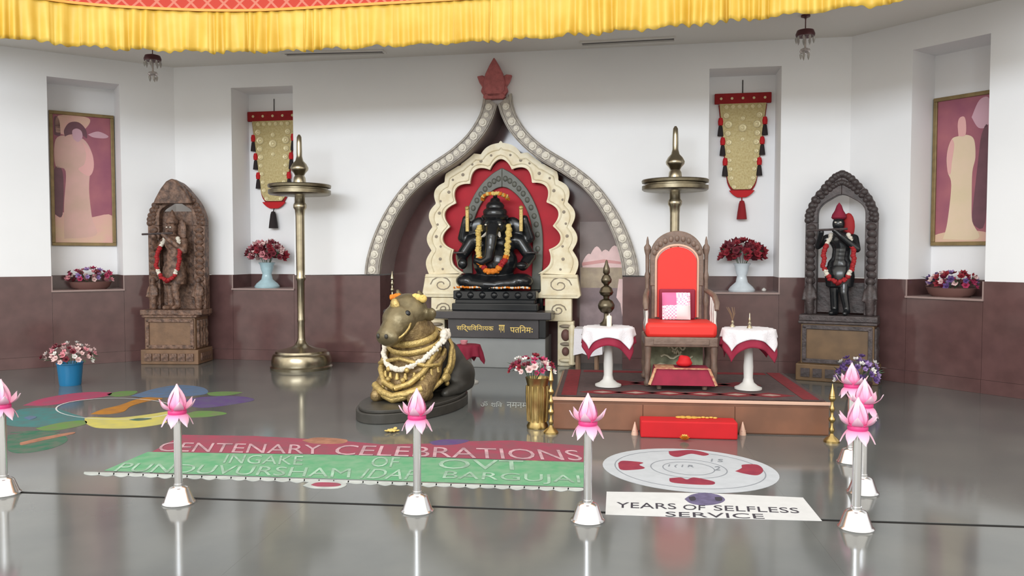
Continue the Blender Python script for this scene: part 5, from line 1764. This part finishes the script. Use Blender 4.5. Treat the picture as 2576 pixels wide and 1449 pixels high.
em = thing('chalk_round_emblem', 'white chalk disc with four dark red figures on floor', 'floor drawing', FP(1736, 1180))
off = Vector(em.location)
CX, CY = 1736, 1180
O0 = FP(1516, 1168); O1 = FP(1957, 1190); O2 = FP(1722, 1124); O3 = FP(1762, 1231)
def ellpx(k, n=56):
    c = (O0 + O1) / 2
    a_ = (O1 - O0) / 2
    c2 = (O2 + O3) / 2
    b_ = (O2 - O3) / 2
    return [(c + a_ * k * math.cos(2 * PI * i / n) + b_ * k * math.sin(2 * PI * i / n)) - off for i in range(n)]
mat('chalk_pale', (214, 220, 228), .95, var=.04, scale=10, spec=.2)
mat('chalk_grey', (158, 164, 174), .95, spec=.2)
m = MB(); m.slab([(q.x, q.y) for q in ellpx(1)], .0004, .0014); m.build('white_disc', 'chalk_pale', em, 0)
for k, nm in ((.86, 'thin_ring'), (.44, 'inner_ring'), (.3, 'inner_ring')):
    A__, B__ = ellpx(k), ellpx(k - .012)
    n = len(A__)
    m = MB(); m.add([(q.x, q.y, .0024) for q in A__] + [(q.x, q.y, .0024) for q in B__], [(i, (i + 1) % n, n + (i + 1) % n, n + i) for i in range(n)]); m.build(nm, 'chalk_grey', em, 0)
flat('red_figure', [(1555, 1166), (1566, 1160), (1600, 1162), (1618, 1165), (1608, 1170), (1622, 1178), (1600, 1182), (1562, 1182)], 'chalk_rose', em, 2)
flat('red_figure', [(1682, 1136), (1740, 1133), (1782, 1142), (1770, 1147), (1738, 1142), (1705, 1150), (1686, 1145)], 'chalk_rose', em, 2)
flat('red_figure', [(1850, 1186), (1866, 1178), (1868, 1170), (1905, 1170), (1920, 1184), (1905, 1196), (1872, 1192)], 'chalk_rose', em, 2)
flat('red_figure', [(1684, 1204), (1712, 1202), (1728, 1207), (1745, 1202), (1780, 1208), (1798, 1214), (1790, 1220), (1740, 1219), (1690, 1214)], 'chalk_rose', em, 2)
letters('emblem_lettering', 'I ( I R', (1680, 1176), (1745, 1178), (1683, 1169), 'chalk_grey', em, 3, 0)
letters('emblem_lettering', 'I S', (1788, 1162), (1818, 1163), (1790, 1155), 'chalk_grey', em, 3, 0)
letters('emblem_lettering', '2', (1796, 1184), (1812, 1184), (1798, 1174), 'chalk_grey', em, 3, 0)

sg_ = thing('chalk_lettered_panel', 'white panel on floor lettered with years of selfless service', 'floor drawing', FP(1780, 1272))
off = Vector(sg_.location)
flat('white_field', [(1526, 1237), (1780, 1241), (2020, 1252), (2068, 1311), (1800, 1304), (1523, 1295)], 'chalk_white', sg_, 0, False)
letters('panel_lettering', 'YEARS', (1550, 1278), (1702, 1282), (1551, 1264), 'chalk_dark', sg_, 2)
letters('panel_lettering', 'OF', (1718, 1283), (1774, 1285), (1719, 1270), 'chalk_dark', sg_, 2)
letters('panel_lettering', 'SELFLESS', (1796, 1285), (2012, 1292), (1795, 1272), 'chalk_dark', sg_, 2)
letters('panel_lettering', 'SERVICE', (1674, 1300), (1924, 1306), (1674, 1288), 'chalk_dark', sg_, 2)
flat('emblem', [(1722, 1256), (1740, 1245), (1772, 1240), (1808, 1246), (1824, 1258), (1806, 1268), (1770, 1272), (1738, 1267)], 'chalk_purple', sg_, 1)
flat('emblem_spot', [(1732, 1252), (1746, 1250), (1750, 1258), (1738, 1260)], 'chalk_dark', sg_, 3)
flat('emblem_spot', [(1798, 1252), (1814, 1252), (1816, 1260), (1802, 1260)], 'chalk_dark', sg_, 3)

tx = thing('chalk_inscription', 'small white chalk inscription on floor between the bull and brass urn', 'floor drawing', FP(1265, 1022))
letters('lettering', 'ॐ', (1208, 1023), (1226, 1023), (1211, 1010), 'chalk_lace', tx, 1, .01)
letters('lettering', 'शिव', (1234, 1024), (1263, 1025), (1236, 1010), 'chalk_lace', tx, 1, .01)
letters('lettering', 'नमनम', (1274, 1026), (1328, 1028), (1275, 1012), 'chalk_lace', tx, 1, .01)

# ------------------------------------------------------------------ look-alikes belong together
GROUPS = {'lotus_stanchion': 'lotus stanchions along the floor joint', 'tall_oil_lamp': 'tall brass oil lamps by the back wall', 'pedestal_table': 'white pedestal tables',
          'maroon_tablecloth': 'maroon tablecloths', 'lace_cloth': 'white lace cloths', 'slim_lamp_stand': 'slim beaded brass stands', 'flower_vase': 'pedestal vases in the back niches',
          'flower_bowl': 'flower bowls in the side niches', 'framed_portrait': 'framed portraits in the side niches', 'caparison_ornament': 'gold caparisons in the back niches',
          'carved_shrine': 'carved shrines in the wall corners', 'flute_player_figure': 'flute players in the shrines', 'crystal_pendant': 'crystal pendants under the ceiling strip',
          'air_slot': 'air slots in the ceiling strip', 'incense_holder': 'incense holders on the lace cloth', 'flower_cone': 'flower cones beside the red step'}
for o in bpy.data.objects:
    if o.parent is None and 'label' in o:
        g_ = GROUPS.get(o.name.split('.')[0])
        if g_:
            o['group'] = g_
